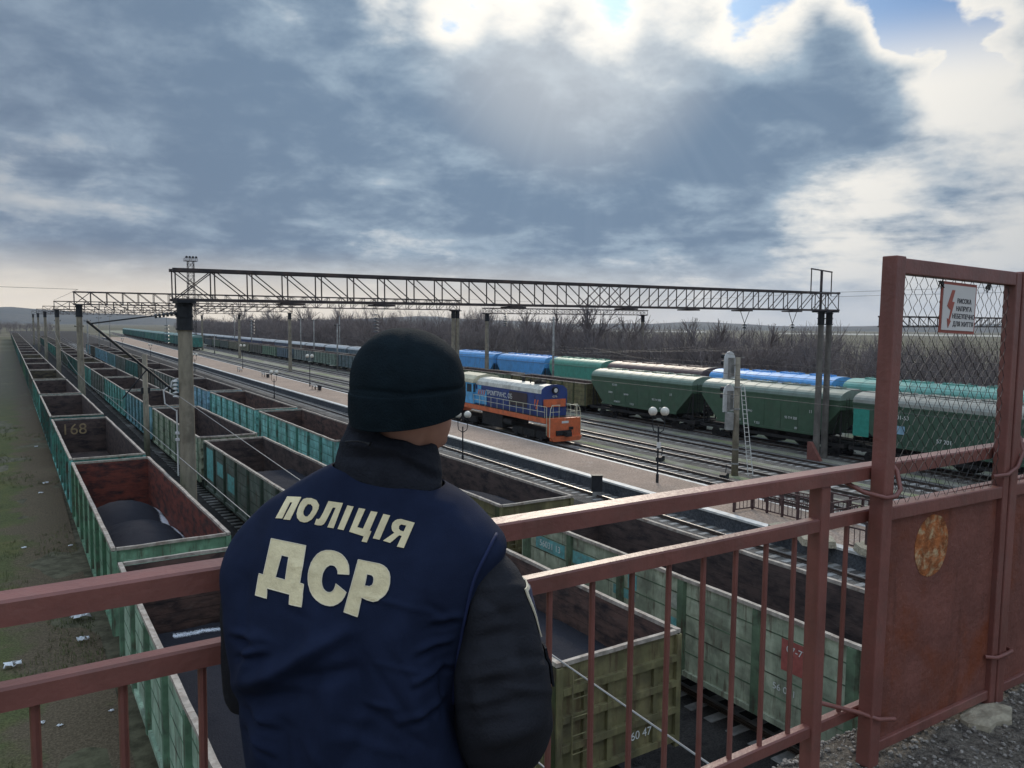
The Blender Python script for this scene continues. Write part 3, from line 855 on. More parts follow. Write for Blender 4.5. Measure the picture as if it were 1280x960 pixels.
h3 = hopper('dark green grain hopper seen through the gate mesh', onE('E', 18.6), tang('E'), 16.2, (.055,.10,.066), (.26,.265,.23), gE, marks=[('7201-53', .42, 12.3, 3.95), ('57 201', .4, 9.0, 2.6), ('УЗ', .45, 6.2, 2.4)])
patch(h3, 11.9, 12.7, 2.75, 3.35, mat('pale_blue_emblem', base=(.24,.38,.47), rough=.7, var=.2), x=-1.78, name='emblem_patch')
patch(h3, 14.75, 16.1, 2.2, 4.3, mat('teal_panel', base=(.04,.26,.20), rough=.6, var=.15), x=-1.775, name='teal_panel')
# open wagons further along the same track
ye = 69.8
espec = [(OLIVE, 'olive green'), ((.15,.18,.12), 'sage green'), ((.13,.17,.13), 'grey-green'), ((.15,.19,.185), 'pale grey-blue'), ((.10,.14,.15), 'slate'), ((.15,.20,.16), 'pale sage'), ((.16,.19,.18), 'pale grey'), ((.09,.13,.16), 'slate blue'), ((.13,.20,.14), 'light green'), ((.10,.10,.085), 'grey-brown'), ((.17,.165,.11), 'yellowish'), ((.17,.16,.115), 'khaki'), ((.13,.15,.14), 'pewter grey'), ((.12,.16,.12), 'moss green'), ((.12,.14,.15), 'steel grey')]
for i, (c, nm) in enumerate(espec):
    if i: ye += 19.4
    gondola('%s ribbed gondola, %s wagon beyond the hoppers behind the locomotive' % (nm, ORD[i]), onE('E', ye), tang('E'), 17.6, c, I_BR, gE, var=i, detail=2 if i < 2 else 1)
# farthest right track
E2S = [(8.0,24.6,HT,HTR,'mint green hopper at the right end of the far track'),(26.0,41.0,HT,(.15,.36,.30),'mint green hopper seen through the gate mesh behind dark hopper'),(42.2,57.4,HB,(.12,.36,.70),'bright blue hopper behind the signal mast'),
       (58.6,75.4,(.12,.065,.06),(.115,.075,.07),'maroon hopper with pale roof walkway behind green hopper'),(76.6-3.2+.2,89.0,HT,(.11,.30,.22),'teal green hopper right of the bright blue hoppers'),
       (90.4,104.4,HB,(.12,.36,.70),'bright blue hopper above the locomotive roof'),(105.8,121.0,HB,(.11,.34,.66),'bright blue hopper right of the black beanie')]
E2S[4] = (76.8,89.0,HT,(.11,.30,.22),E2S[4][4])
for a, c, col, rc, lb in E2S:
    hopper(lb, onE('E2', a), tang('E2'), c-a, col, rc, gE2, detail=1).scale.z = 1.07

# ------------------------------------------------------------------ covered wagons far away
def covered_meshes():
    o = {}; L = 17.6; W = 1.7
    b = MB(); b.box(-W, W, 0, L, 1.35, 4.2)
    for k in range(11):
        y = .1+(L-.2)*k/10
        for s in (-1, 1): b.box(min(s*W,s*(W+.07)), max(s*W,s*(W+.07)), y-.09, y+.09, 1.3, 4.18)
    o['body'] = b.mesh('body', (m_paint,))
    b = MB(); n = 10
    prof = [((W+.1)*math.cos(PI*k/n), 4.2+.75*math.sin(PI*k/n)) for k in range(n+1)]
    b.rings([[(x, -.05, z) for x, z in prof], [(x, L+.05, z) for x, z in prof]], closed=False, cap=False)
    b.poly([(x, -.05, z) for x, z in prof]); b.poly([(x, L+.05, z) for x, z in prof])
    o['roof'] = b.mesh('roof', (m_clean,))
    b = MB()
    for s in (-1,): b.box(min(s*(W+.075),s*(W+.12)), max(s*(W+.075),s*(W+.12)), 7.2, 10.4, 1.5, 4.0)
    o['door'] = b.mesh('door', (m_paint,))
    b = MB(); b.box(-1.3, 1.3, 0, L, .95, 1.34)
    o['frame'] = b.mesh('underframe', (m_under,))
    return o, L
CM, CL = covered_meshes()
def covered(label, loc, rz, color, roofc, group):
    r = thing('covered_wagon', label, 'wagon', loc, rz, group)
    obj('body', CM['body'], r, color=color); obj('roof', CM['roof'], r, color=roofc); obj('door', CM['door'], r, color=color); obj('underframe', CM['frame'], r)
    add_bogies(r, (2.6, CL-2.6), False)
    return r
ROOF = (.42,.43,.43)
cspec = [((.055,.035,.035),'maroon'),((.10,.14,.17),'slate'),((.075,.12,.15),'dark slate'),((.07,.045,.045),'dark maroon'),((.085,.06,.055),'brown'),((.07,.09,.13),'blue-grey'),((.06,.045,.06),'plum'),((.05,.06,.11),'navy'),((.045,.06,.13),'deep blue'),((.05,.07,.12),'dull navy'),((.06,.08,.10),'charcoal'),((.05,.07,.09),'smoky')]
y = 143.5
for i, (c, nm) in enumerate(cspec + [((.06,.05,.05),'sooty'),((.05,.06,.06),'dim grey'),((.045,.09,.085),'murky teal'),((.05,.05,.07),'inky'),((.05,.075,.08),'pewter'),((.06,.05,.045),'umber'),((.04,.08,.075),'sea-grey'),((.05,.06,.06),'ashen')]):
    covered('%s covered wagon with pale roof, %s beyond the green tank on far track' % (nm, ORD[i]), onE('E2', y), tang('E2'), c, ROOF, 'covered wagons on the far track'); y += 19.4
y = 300
for i in range(20):
    c = random.choice([(.03,.13,.115),(.025,.11,.10),(.035,.15,.12)])
    covered('dark teal covered wagon, %s from the near end of the distant train' % ORD[i], onE('T2', y), tang('T2'), c, (.20,.30,.27), 'dark teal wagons of the distant train').scale.z = 1.2; y += 19.4
# green tank wagon
r = thing('tank_wagon', 'bright green tank wagon just left of the black beanie', 'wagon', onE('E2', 123.0), tang('E2'), gE2)
b = MB(); b.tube([(0,.6,3.6),(0,.9,3.6),(0,16.6,3.6),(0,16.9,3.6)], [1.1,1.55,1.55,1.1], 20); obj('tank', b, r, m_clean, color=(.12,.46,.22))
b = MB(); b.tube([(0,8.7,5.0),(0,8.7,5.45)], .45, 14); b.tube([(0,8.7,5.45),(0,8.7,5.52)], .5, 14); obj('dome', b, r, m_clean, color=(.12,.46,.22))
b = MB(); b.box(-.3,.3,0,17.5,1.0,1.4); b.box(-1.3,1.3,2,2.6,1.4,2.4); b.box(-1.3,1.3,14.8,15.4,1.4,2.4); obj('underframe', b, r, m_under)
add_bogies(r, (2.6, 14.9), False)

# ------------------------------------------------------------------ the locomotive
LC = thing('locomotive', 'blue and orange diesel shunting locomotive standing at the platform', 'locomotive', (tx('T1', 52)+.0, 52.0, 0), tang('T1'))
m_loco = mat('loco_paint', objcolor=True, rough=.5, var=.15, scale=2, dirt=(.09,.07,.06), dirt_amt=.35, streak=(.08,.05,.04), streak_amt=.3)
LB = (.030,.055,.185); LO = (.62,.145,.055); LSK = (.10,.38,.66); LDK = (.035,.045,.10); LWH = (.56,.54,.47)
LL = 21.5
b = MB()
b.box(-1.62, 1.62, .9, LL-.9, 2.02, 2.46); 
obj('sill', b, LC, m_loco, color=LO)
b = MB(); b.box(-1.60, 1.60, 1.0, LL-1.0, 2.462, 2.50); obj('walkway_deck', b, LC, m_under)
b = MB()
b.box(-1.62, 1.62, .25, .55, .95, 2.5); b.box(-1.55, 1.55, .1, .249, .62, .98); b.prism([(-1.62,.95),(-1.35,.55),(1.35,.55),(1.62,.95)], -.02, .4)
fb = obj('buffer_beam', b, LC, m_loco, color=LO)
b = MB(); b.box(-.95, .55, .05, .248, 1.05, 1.45); b.box(-.25, .25, -.45, .1, .98, 1.35); b.box(.3,.7,.02,.1,1.5,1.75); obj('coupler', b, LC, m_under)
b = MB(); b.box(-.35, .35, .235, .249, 2.05, 2.25); obj('number_plate', b, LC, m_white)
b = MB(); b.box(-1.62, 1.62, LL-.55, LL-.25, .95, 2.5); obj('buffer_beam', b, LC, m_loco, color=LO)
# hood with sloping shoulders
def hood_prof(w, z0, z1, ch): return [(-w, z0), (-w, z1-ch), (-w+ch*1.1, z1-.08), (-.4, z1), (.4, z1), (w-ch*1.1, z1-.08), (w, z1-ch), (w, z0)]
b = MB(); b.prism([(-1.28,2.5),(-1.28,4.45),(1.28,4.45),(1.28,2.5)], 2.0, 14.4); obj('hood', b, LC, m_loco, color=LB)
b = MB(); rr = [[(x, y, z) for x, z in [(-1.29,4.452),(-1.22,4.80),(-.85,5.08),(-.3,5.18),(.3,5.18),(.85,5.08),(1.22,4.80),(1.29,4.452)]] for y in (1.98, 6.2, 6.24, 10.4, 10.44, 14.4)]
b.rings(rr, closed=True); rf = obj('hood_roof', b, LC, m_loco, color=LWH)
b = MB(); 
b.poly([(x, 1.96, z) for x, z in [(-1.36,4.30),(-1.30,4.84),(-.9,5.14),(-.3,5.25),(.3,5.25),(.9,5.14),(1.30,4.84),(1.36,4.30),(1.28,3.5),(-1.28,3.5)]])
o = obj('nose_plate', b, LC, m_loco, color=LB); 
mo = o.modifiers.new('s', 'SOLIDIFY'); mo.thickness = .05; apply_mods(o)
b = MB(); b.box(-1.15, 1.15, 1.90, 1.93, 3.3, 3.98); obj('orange_band', b, LC, m_loco, color=LO)
b = MB(); b.tube([(0,1.93,4.75),(0,1.74,4.75)], .30, 16); hl = obj('headlight', b, LC, m_dark)
b = MB(); b.tube([(0,1.745,4.75),(0,1.73,4.75)], .19, 16); obj('lens', b, hl, m_white)
text('4276', .26, (0, 1.925, 4.2), FRONT, LC, m_text, 'number_lettering', ext=.006)
for y in (3.2, 4.5, 5.8):
    b = MB(); b.box(-1.31, -1.283, y, y+1.1, 2.7, 4.2); obj('hood_door', b, LC, m_loco, color=LB)
b = MB(); b.box(-1.31, -1.283, 7.1, 7.9, 2.65, 3.0); 
obj('hood_door', b, LC, m_loco, color=LB)
for y in (8.0, 9.3, 10.6):
    b = MB(); b.box(-1.31, -1.283, y, y+1.15, 2.65, 4.25); obj('hood_door', b, LC, m_loco, color=LB)
b = MB(); b.box(-1.325, -1.312, 4.4, 7.6, 3.05, 4.3); obj('radiator_grille', b, LC, m_loco, color=(.05,.035,.04))
b = MB(); b.box(-1.34, -1.327, 12.0, 14.39, 2.6, 4.0); obj('sky_blue_panel', b, LC, m_loco, color=LSK)
b = MB(); b.box(-1.34, -1.327, 13.1, 13.9, 4.02, 4.42); obj('sky_blue_panel', b, LC, m_loco, color=LSK)
for y in (2.5, 2.95):
    b = MB(); b.poly([(-1.30,y,3.9),(-1.30,y+.2,3.9),(-1.30,y+.5,3.05),(-1.30,y+.3,3.05)]); o = obj('orange_stripe', b, LC, m_loco, color=LO)
    mo = o.modifiers.new('s', 'SOLIDIFY'); mo.thickness = .02; apply_mods(o)
for y in (12.2, 12.6, 13.0, 13.4):
    b = MB(); b.poly([(-1.35,y,4.0),(-1.35,y+.16,4.0),(-1.35,y+.4,3.5),(-1.35,y+.24,3.5)]); o = obj('orange_stripe', b, LC, m_loco, color=LO)
    mo = o.modifiers.new('s', 'SOLIDIFY'); mo.thickness = .02; apply_mods(o)
text('ПРОМТРАНС, ОБ', .62, (-1.315, 9.6, 3.80), LEFT, LC, m_text, 'white_lettering', ext=.012)
# cab
b = MB(); b.box(-1.60, 1.60, 14.41, 18.4, 2.5, 4.6); cab = obj('cab', b, LC, m_loco, color=LSK)
b = MB(); rr = [[(x, y, z) for x, z in [(-1.68,4.6),(-1.58,4.95),(-1.1,5.3),(0,5.48),(1.1,5.3),(1.58,4.95),(1.68,4.6)]] for y in (14.25, 18.55)]
b.rings(rr); obj('cab_roof', b, LC, m_loco, color=(.52,.47,.33))
for (y0, y1) in ((14.7, 15.7), (16.0, 17.0), (17.2, 18.1)):
    b = MB(); b.box(-1.62, -1.602, y0, y1, 3.65, 4.45); o = obj('cab_window', b, LC, m_glass)
for x0, x1 in ((-1.55,-1.34),(1.34,1.55)):
    b = MB(); b.box(x0, x1, 14.39, 14.408, 3.65, 4.45); obj('cab_window', b, LC, m_glass)
b = MB(); b.box(-1.28, 1.28, 18.41, 20.2, 2.5, 3.9); obj('short_hood', b, LC, m_loco, color=LB)
# handrails
m_hr = mat('handrail_cream', base=(.58,.55,.40), rough=.5, var=.1)
b = MB()
for s in (-1, 1):
    x = s*1.57
    for z in (2.98, 3.45): b.tube([(x, 1.05, z), (x, 14.3, z)], .022, 5)
    for k in range(12): b.tube([(x, 1.05+13.2*k/11, 2.4), (x, 1.05+13.2*k/11, 3.45)], .02, 5)
    b.tube([(x, .75, 1.0), (x, .75, 3.45), (x, 1.05, 3.45)], .028, 5)
    b.tube([(s*1.6, .2, .9), (s*1.6, .2, 2.5), (s*1.5, .25, 3.3), (s*1.3, .3, 3.62), (s*.5, .3, 3.62)], .03, 5)
    for xx in (1.2, .6): b.tube([(s*xx, .3, 2.5), (s*xx, .3, 3.62)], .02, 5)
    b.tube([(s*1.55, .25, 3.05), (s*.5, .3, 3.05)], .02, 5)
obj('handrail', b, LC, m_hr)
# roof gear, tank, bogies
b = MB()
for y in (3.6, 5.0): b.tube([(-.6, y, 5.2), (-.6, y, 5.5)], .06, 6); b.tube([(.6, y, 5.2), (.6, y, 5.5)], .06, 6)
b.tube([(-.6,3.2,5.5),(-.6,5.4,5.5)], .05, 6); b.tube([(.6,3.2,5.5),(.6,5.4,5.5)], .05, 6); b.tube([(-.7,4.3,5.52),(.7,4.3,5.52)], .05, 6); b.tube([(0,4.3,5.1),(0,4.3,5.42)], .55, 14)
b.tube([(0,7.2,5.15),(0,7.2,5.6)], .16, 10)
obj('roof_fittings', b, LC, m_under)
b = MB(); b.box(-1.45, 1.45, 8.6, 12.6, .75, 2.0); b.tube([(-1.2,6.9,1.4),(-1.2,8.4,1.4)], .3, 12); obj('fuel_tank', b, LC, m_under)
for yc in (4.2, 17.2):
    b = MB()
    for s in (-1, 1):
        b.prism([(-3.0,.65),(-2.8,1.15),(2.8,1.15),(3.0,.65),(2.4,.55),(-2.4,.55)], s*1.15-.09, s*1.15+.09, axis='x')
        for yy in (-2.1, 0, 2.1): b.box(s*1.15-.16, s*1.15+.16, yy-.22, yy+.22, .38, .72)
        for yy in (-1.05, 1.05): b.tube([(s*1.2,yy,.6),(s*1.2,yy,1.2)], .16, 8)
    b.box(-1.1, 1.1, -2.8, 2.8, .9, 1.2)
    o = obj('bogie', b, LC, m_under); o.location = (0, yc, 0)
    for yy in (-2.1, 0, 2.1):
        q = obj('wheelset', ME_WHEEL, o); q.location = (0, yy, 0)

# ------------------------------------------------------------------ catenary portals
def truss_mesh(L, h, dep, step, z0, rad=.055):
    """lattice box girder along +x from 0..L; bottom chords at z0, top chords at z0+h"""
    b = MB()
    n = max(4, int(round(L/step))); st = L/n
    for y in (-dep/2, dep/2):
        b.box(-.1, L+.1, y-.06, y+.06, z0-.06, z0+.06)
        b.box(-.1, L+.1, y-.07, y+.07, z0+h-.07, z0+h+.07)
        for i in range(n+1):
            x = i*st
            b.bar((x, y, z0), (x, y, z0+h), rad*1.15)
            if i < n:
                if i < n/2-1 and i > 0: a, c = (x, y, z0+h), (x+st, y, z0)
                elif i > n/2+1 and i < n-1: a, c = (x, y, z0), (x+st, y, z0+h)
                else:
                    b.bar((x, y, z0+h), (x+st, y, z0), rad*.9)
                    a, c = (x, y, z0), (x+st, y, z0+h)
                b.bar(a, c, rad)
    for i in range(n+1):
        x = i*st
        for z in (z0, z0+h): b.bar((x, -dep/2, z), (x, dep/2, z), rad)
        if i < n: b.bar((x, -dep/2, z0), (x+st, dep/2, z0), rad*.8); b.bar((x, dep/2, z0+h), (x+st, -dep/2, z0+h), rad*.8)
    return b
m_conc_dark = mat('weathered_concrete', base=(.14,.125,.11), rough=.9, var=.25, scale=3, dirt=(.08,.072,.062), dirt_amt=.6, stretch=(1,1,.3), bump=.3)
def column(parent, x, y, zt, r0=.34, r1=.24, cap=1.0, mt=None):
    b = MB(); b.tube([(x, y, -.2), (x, y, zt)], [r0, r1], 16)
    o = obj('column', b, parent, mt or m_concrete, smooth=True); autosmooth(o)
    b = MB(); b.tube([(x, y, zt-cap), (x, y, zt+.02)], [r1*1.12+.02, r1*1.08+.02], 16); b.box(x-r1*1.35, x+r1*1.35, y-.65, y+.65, zt+.02, zt+.13)
    for z in (zt-cap, zt-cap*.5, zt-.05): b.tube([(x, y, z-.04), (x, y, z+.04)], r1*1.12+.06, 16)
    obj('column_cap', b, o, m_dark)
    return o
def ins_string(parent, x, y, zt, zb, n=6, m_=None, r=.15):
    b = MB(); b.tube([(x, y, zb), (x, y, zt)], .02, 5)
    for k in range(n):
        z = zb+(zt-zb)*(k+.5)/n*.85
        b.tube([(x, y, z-.06), (x, y, z+.02), (x, y, z+.07)], [r, r*.8, .04], 10)
    return obj('insulator_string', b, parent, m_ or m_ins_dark)
GP = 'lattice portals carrying the overhead lines'
def portal(label, y, xl, xr, zl, zr, h, dep=.9, step=1.65, cols=((0,),(1,)), rad=.044):
    L = math.hypot(xr-xl, zr-zl)
    t_ = thing('catenary_portal', label, 'portal', (xl, y, 0), 0, GP)
    tr = obj('truss', truss_mesh(L, h, dep, step, 0, rad), t_, m_truss)
    tr.location = (0, 0, zl); tr.rotation_euler = (0, -math.atan2(zr-zl, xr-xl), 0)
    return t_
p1 = portal('rusty lattice portal spanning the yard, nearest to the footbridge', 37.0, 5.95, 53.75, 11.33, 11.75, 1.32)
column(p1, .42, 0, 11.18, .38, .29, 1.15)
for xx in (46.35, 47.35): column(p1, xx, 0, 11.55, .27, .21, .9, m_conc_dark)
b = MB(); b.box(45.8, 46.0, -.4, .4, .02, .5); b.prism([(-.9,0),(.35,0),(.35,1.5),(.1,1.5)], 45.7, 46.05, axis='x'); obj('red_brace', b, p1, m_bridge_paint)
b = MB(); b.bar((46.2, 0, 11.6), (46.2, 0, 14.75), .14); b.bar((44.9, 0, 14.85), (47.5, 0, 14.7), .09); 
for x, z in ((44.95, 14.85), (47.45, 14.7)): b.bar((x, 0, z), (x, 0, z-1.85), .06)
obj('wire_mast', b, p1, m_truss)
for x in (5.2, 9.9, 18.0, 26.5, 32.0, 37.3, 42.8):
    b = MB(); b.box(x-.55, x+.55, -.5, .5, 11.26+x*.0088-.1, 11.26+x*.0088-.015); obj('hanger_plate', b, p1, m_truss)
for x in (37.6, 42.9):
    b = MB(); z = 11.25+x*.0088; b.tube([(x-.5, 0, z), (x, 0, z-.95)], .025, 5); b.tube([(x+.5, 0, z), (x, 0, z-.95)], .025, 5); b.tube([(x,0,z-.9),(x,0,z-2.6)], .02, 5)
    for zz in (1.1, 1.3): b.tube([(x, 0, z-zz), (x, 0, z-zz+.12)], [.2, .06], 10)
    obj('insulator_string', b, p1, m_ins_dark)
# bracket arm on the left column over the leftmost train
ca = thing('cantilever_arm', 'tubular bracket arm reaching left from the nearest concrete column', 'bracket', (6.37, 37.0, 0))
b = MB(); b.tube([(-.3, 0, 10.75), (-3.7, 0, 10.25)], .035, 6); b.tube([(-3.85, 0, 10.35), (-.25, 0, 7.0)], .055, 8); b.tube([(-1.6,0,8.25),(-2.6,0,7.0)], .03, 6)
obj('tube', b, ca, m_dark)
b = MB()
for k in range(6): b.tube([(-.35-.16*k, 0, 10.73-.025*k), (-.43-.16*k, 0, 10.72-.025*k)], .10, 10)
obj('insulator_string', b, ca, m_ins_dark)
b = MB()
for k in range(5):
    b.tube([(-.45, 0, 7.0+.17*k), (-.45, 0, 7.08+.17*k)], [.13, .06], 10)
b.tube([(-.3,0,7.0),(-.7,0,7.15),(-.6,0,7.7),(-.35,0,7.8)], .032, 6)
b.tube([(-.7,0,7.5),(-.95,0,7.3),(-.9,0,6.7),(-.42,0,6.35)], .032, 6)
b.tube([(-.42,0,6.4),(-.42,0,3.4)], .035, 8)
for z in (5.3, 5.0): b.box(-.5, -.34, -.1, .1, z, z+.1)
obj('white_insulator', b, ca, m_porc)

p2 = portal('second lattice portal from the footbridge, left span', 100.0, 5.6, 55.0, 12.3, 12.6, 1.4, rad=.06)
column(p2, .45, 0, 12.15, .38, .29, 1.2)
for xx in (48.6, 49.3): column(p2, xx, 0, 12.4, .34, .26, 1.0)
p3 = portal('lattice portal over the far right tracks before the woods', 101.5, 60.4, 93.6, 12.2, 12.45, .8, rad=.05)
column(p3, .5, 0, 12.05, .36, .28, 1.0); column(p3, 32.5, 0, 12.3, .36, .28, 1.0)
for i, (y, zl, xr) in enumerate(((165, 12.6, 50), (235, 12.9, 56), (310, 13.2, 60), (400, 13.6, 66))):
    q = portal('%s lattice portal from the footbridge over the far left tracks' % ORD[i+2], y, 6.0, xr, zl, zl+.3, 1.5, rad=.08, step=2.4)
    column(q, .4, 0, zl-.15, .40, .32, 1.2); column(q, xr-6.5, 0, zl, .40, .32, 1.2)
q = portal('lattice portal end on a column behind the gate mesh', 40.0, 66.2-.6, 90, 10.55, 10.7, .9, rad=.05)
column(q, .9, 0, 10.4, .38, .30, .8)

# hanging insulator strings seen against the woods
for (u, v0, v1, X) in ((315, 391, 418, 30), (470, 387, 416, 36), (632, 389, 408, 44), (208, 400, 430, 20)):
    d = ray(u, v0); s = X/d.x; a = d*s; a.z += CZ
    d2 = ray(u, v1); z1 = CZ + (d2*(X/d2.x)).z
    t_ = thing('insulator_cluster', {315: 'dark insulator stack hanging above the pale benches platform', 470: 'dark insulator stack hanging just left of the black beanie', 632: 'dark insulator stack right of the beanie below the portal', 208: 'dark insulator stack left of the nearest concrete column'}[u], 'insulator', (a.x, a.y, 0), 0, 'hanging insulators')
    ins_string(t_, 0, 0, a.z, z1, 6, r=.38 if u != 632 else .25)
    b = MB(); b.tube([(0,0,a.z),(0,0,11.6)], .02, 5); obj('hanger_rod', b, t_, m_dark)

# overhead wires
def wire(label, pts, r=.012, m_=None, group='overhead wires'):
    b = MB(); b.tube(pts, r, 5); return tag(obj('overhead_wire', b, None, m_ or m_cable), label, 'wire', group)
def sag(p, q, s, n=14):
    p, q = Vector(p), Vector(q)
    return [p.lerp(q, i/n) - Vector((0, 0, 4*s*(i/n)*(1-i/n))) for i in range(n+1)]
def ptY(u, v, Y): d = ray(u, v); return d*(Y/d.y) + Vector((0, 0, CZ))
def ptX(u, v, X): d = ray(u, v); return d*(X/d.x) + Vector((0, 0, CZ))
wa, wb = ptY(222, 494, 36.8), ptX(889, 957, 5.2)
wire('pale contact wire running from the nearest column past the olive wagon end', [wa.lerp(wb, k/12*1.15) for k in range(13)], .011)
wc, wd = ptY(200, 551, 29.0), ptX(420, 738, 4.7)
wire('lower pale wire above the gap beside the leftmost train', [wc.lerp(wd, t_) for t_ in (-.9, 0, .5, 1, 1.4, 1.8)], .010)
wire('pale carrying wire running away above the leftmost train', sag((3.8,37,6.9),(3.4,100,9.9),1.6), .010)
for k, nm in (('D','platform track left side'),('T1','locomotive track'),('T2','empty track right of the locomotive'),('T3','empty track before the hoppers'),('E','green hopper train')):
    y = -5
    pts = []; pm = []
    for y0, y1 in ((-8, 37), (37, 100), (100, 165), (165, 235), (235, 310), (310, 400)):
        zz = [(tx(k, y0), y0, 9.0), (tx(k, y1), y1, 9.0)]
        pm += sag(*zz, 1.3)[(1 if pm else 0):]
        pts += [(tx(k, y0)+.2*((y0//10) % 2), y0, 7.0)]
    pts.append((tx(k, 400), 400, 7.0))
    wire('thin contact wire above the %s' % nm, pts, .011, m_cable_d)
    wire('thin sagging carrier wire above the %s' % nm, pm, .011, m_cable_d)
wire('pair wire running right from the portal mast, upper', [(50.9,37,13.0),(60,-8,13.4)], .014, m_cable)
wire('pair wire running right from the portal mast, lower', [(53.4,37,12.8),(63,-8,13.0)], .014, m_cable)
wire('long wire running left from the portal mast', sag((50.9,37,13.0),(55.0,100,14.3),.6)+sag((55,100,14.3),(60,400,16),1)[1:], .014, m_cable)
wire('faint wire crossing the sky at far left', [(-30,100,14.2),(6,100,14.0),(6,165,14.3)], .02, m_cable_d)

# poles
PG = 'concrete line poles among the right tracks'
for i, (x, y, h, lb) in enumerate(((66.8,212.5,12,'grey line pole behind the pale lamp, left of the beanie'),(68.3,272,11.5,'grey line pole before the slate covered wagons'),(67.4,203,11.8,'thin grey pole just right of the tall grey pole'),
        (55.5,269.5,6.5,'short pale pole beside the platform track bend'),(59.0,162,10.5,'grey pole left of the beanie at the pale gondolas'),(59.8,254.5,8.5,'thin pale pole beside the distant lamp'),
        (60.5,83.5,11.6,'tall grey pole rising above the blue hoppers'),(71,238,13,'white pole among the woods behind the maroon wagon'),(73.5,200,12.5,'white pole in front of the woods, left of the green tank'),(76,330,14,'distant pole in front of the bare woods'),
        (9,150,10,'pole between the left trains near the second portal'),(13,190,11,'slim pole between left trains in the distance'),(8.2,210,11,'dark pole above the teal wagons far left'),(20,250,12,'far slim pole beyond the light blue wagon'),(30,330,13,'far pole near the platform end'))):
    b = MB(); b.tube([(0,0,-.1),(0,0,h)], [.19,.13], 10)
    r_ = thing('line_pole', lb, 'pole', (x, y, 0), 0, PG); obj('shaft', b, r_, m_conc_grey, smooth=True)
    b = MB(); b.box(-.7, .7, -.05, .05, h-.5, h-.4); b.tube([(-.6,0,h-.4),(-.6,0,h-.2)], .05, 6); b.tube([(.6,0,h-.4),(.6,0,h-.2)], .05, 6); obj('crossarm', b, r_, m_dark)
b = MB(); b.tube([(0,0,-.1),(0,0,8.2)], [.2,.16], 10)
r_ = thing('line_pole', 'short concrete pole between the first and second trains', 'pole', (7.1, 56.0, 0), 0, PG); obj('shaft', b, r_, m_concrete, smooth=True)
b = MB(); b.box(-.28,.28,-.1,.1,5.6,6.0); obj('crossarm', b, r_, m_dark)

# floodlight tower
d_ = ray(238, 322); fx = 60.0; fy = d_.y*60.0/d_.x
ft = thing('floodlight_tower', 'tall lattice floodlight tower behind the nearest portal column', 'light tower', (fx, fy, 0))
H = CZ + d_.z*60.0/d_.x - 1.5
b = MB()
for sx2 in (-1, 1):
    for sy2 in (-1, 1): b.bar((sx2*1.6, sy2*1.6, 0), (sx2*1.1, sy2*1.1, H), .22)
for i in range(12):
    z0, z1 = H*i/12, H*(i+1)/12
    w0, w1 = 1.6-.5*i/12, 1.6-.5*(i+1)/12
    for sgn in (-1, 1):
        b.bar((-w0, sgn*w0, z0), (w1, sgn*w1, z1), .11); b.bar((w0, sgn*w0, z0), (-w1, sgn*w1, z1), .11)
        b.bar((sgn*w0, -w0, z0), (sgn*w1, w1, z1), .11); b.bar((-w1, sgn*w1, z1), (w1, sgn*w1, z1), .11)
obj('lattice_mast', b, ft, m_truss)
b = MB(); b.box(-2.4, 2.4, -1.6, 1.6, H, H+.15)
for z in (.6, 1.2): 
    for y_ in (-1.6, 1.6): b.bar((-2.4, y_, H+z), (2.4, y_, H+z), .1)
for x in (-2.4, 0, 2.4):
    for y_ in (-1.6, 1.6): b.bar((x, y_, H), (x, y_, H+1.2), .1)
obj('lamp_platform', b, ft, m_truss)
for x in (-1.8, -.6, .6, 1.8):
    b = MB(); b.tube([(x,-1.5,H+1.7),(x,-2.0,H+1.5)], [.35,.5], 10); obj('floodlight', b, ft, m_dark)

# ------------------------------------------------------------------ platform furniture
LG = 'twin globe lamps on the platform'
def globe_lamp(label, x, y, rz=0, h=4.35):
    r_ = thing('globe_lamp', label, 'street lamp', (x, y, .9), rz, LG)
    b = MB(); b.tube([(0,0,0),(0,0,.5),(0,0,.55),(0,0,h-.9)], [.09,.09,.055,.05], 10)
    for s in (-1, 1): b.tube([(0,0,h-1.35),(s*.30,0,h-1.15),(s*.36,0,h-.85),(s*.36,0,h-.30)], .03, 8)
    obj('post', b, r_, m_dark)
    for s in (-1, 1):
        b = MB(); b.ball((s*.36, 0, h), .27, 18, 12); b2 = obj('globe', b, r_, m_globe, smooth=True)
        b = MB(); b.tube([(s*.36,0,h-.34),(s*.36,0,h-.24)], [.12,.16], 12); obj('collar', b, b2, m_dark)
    return r_
az = math.atan2(-.5427, .84)
globe_lamp('dark twin globe lamp standing in front of the green hoppers', 32.4, 33.8, az)
l2 = None
for (u, v, lab, far) in ((578.5, 532, 'twin globe lamp beside the platform track right of the black collar', 0), (342.5, 472, 'twin globe lamp beside the platform track left of the beanie', 0), (243.5, 452, 'twin globe lamp just right of the nearest column', 0), (387, 445, 'globe lamp on the far side of the platform beside a bench', 1), (303, 432, 'distant globe lamp right of the nearest column', 1), (188, 432, 'distant globe lamp left of the nearest column', 0), (153, 424, 'small distant globe lamp above the light blue wagon', 0), (129, 418, 'farthest globe lamp beside the platform track', 0)):
    d = ray(u, v)
    s_ = 31.6/(d.x-.048*d.y) if far else 26.2/(d.x-.031*d.y)
    p = d*s_; zt = p.z+CZ; zb = .9 if far else .1
    o = globe_lamp(lab, p.x, p.y, az, max(3.6, min(5.6, zt-zb))); o.location.z = zb
b = MB(); b.box(-.13,.13,-.03,.03,2.15,2.5); 
sg = tag(obj('lamp_number_plate', b, None, m_white), 'small white plate fixed on the dark twin globe lamp', 'plate'); sg.location = (32.33, 33.66, .9); sg.rotation_euler = (0,0,az)
BG = 'benches on the platform'
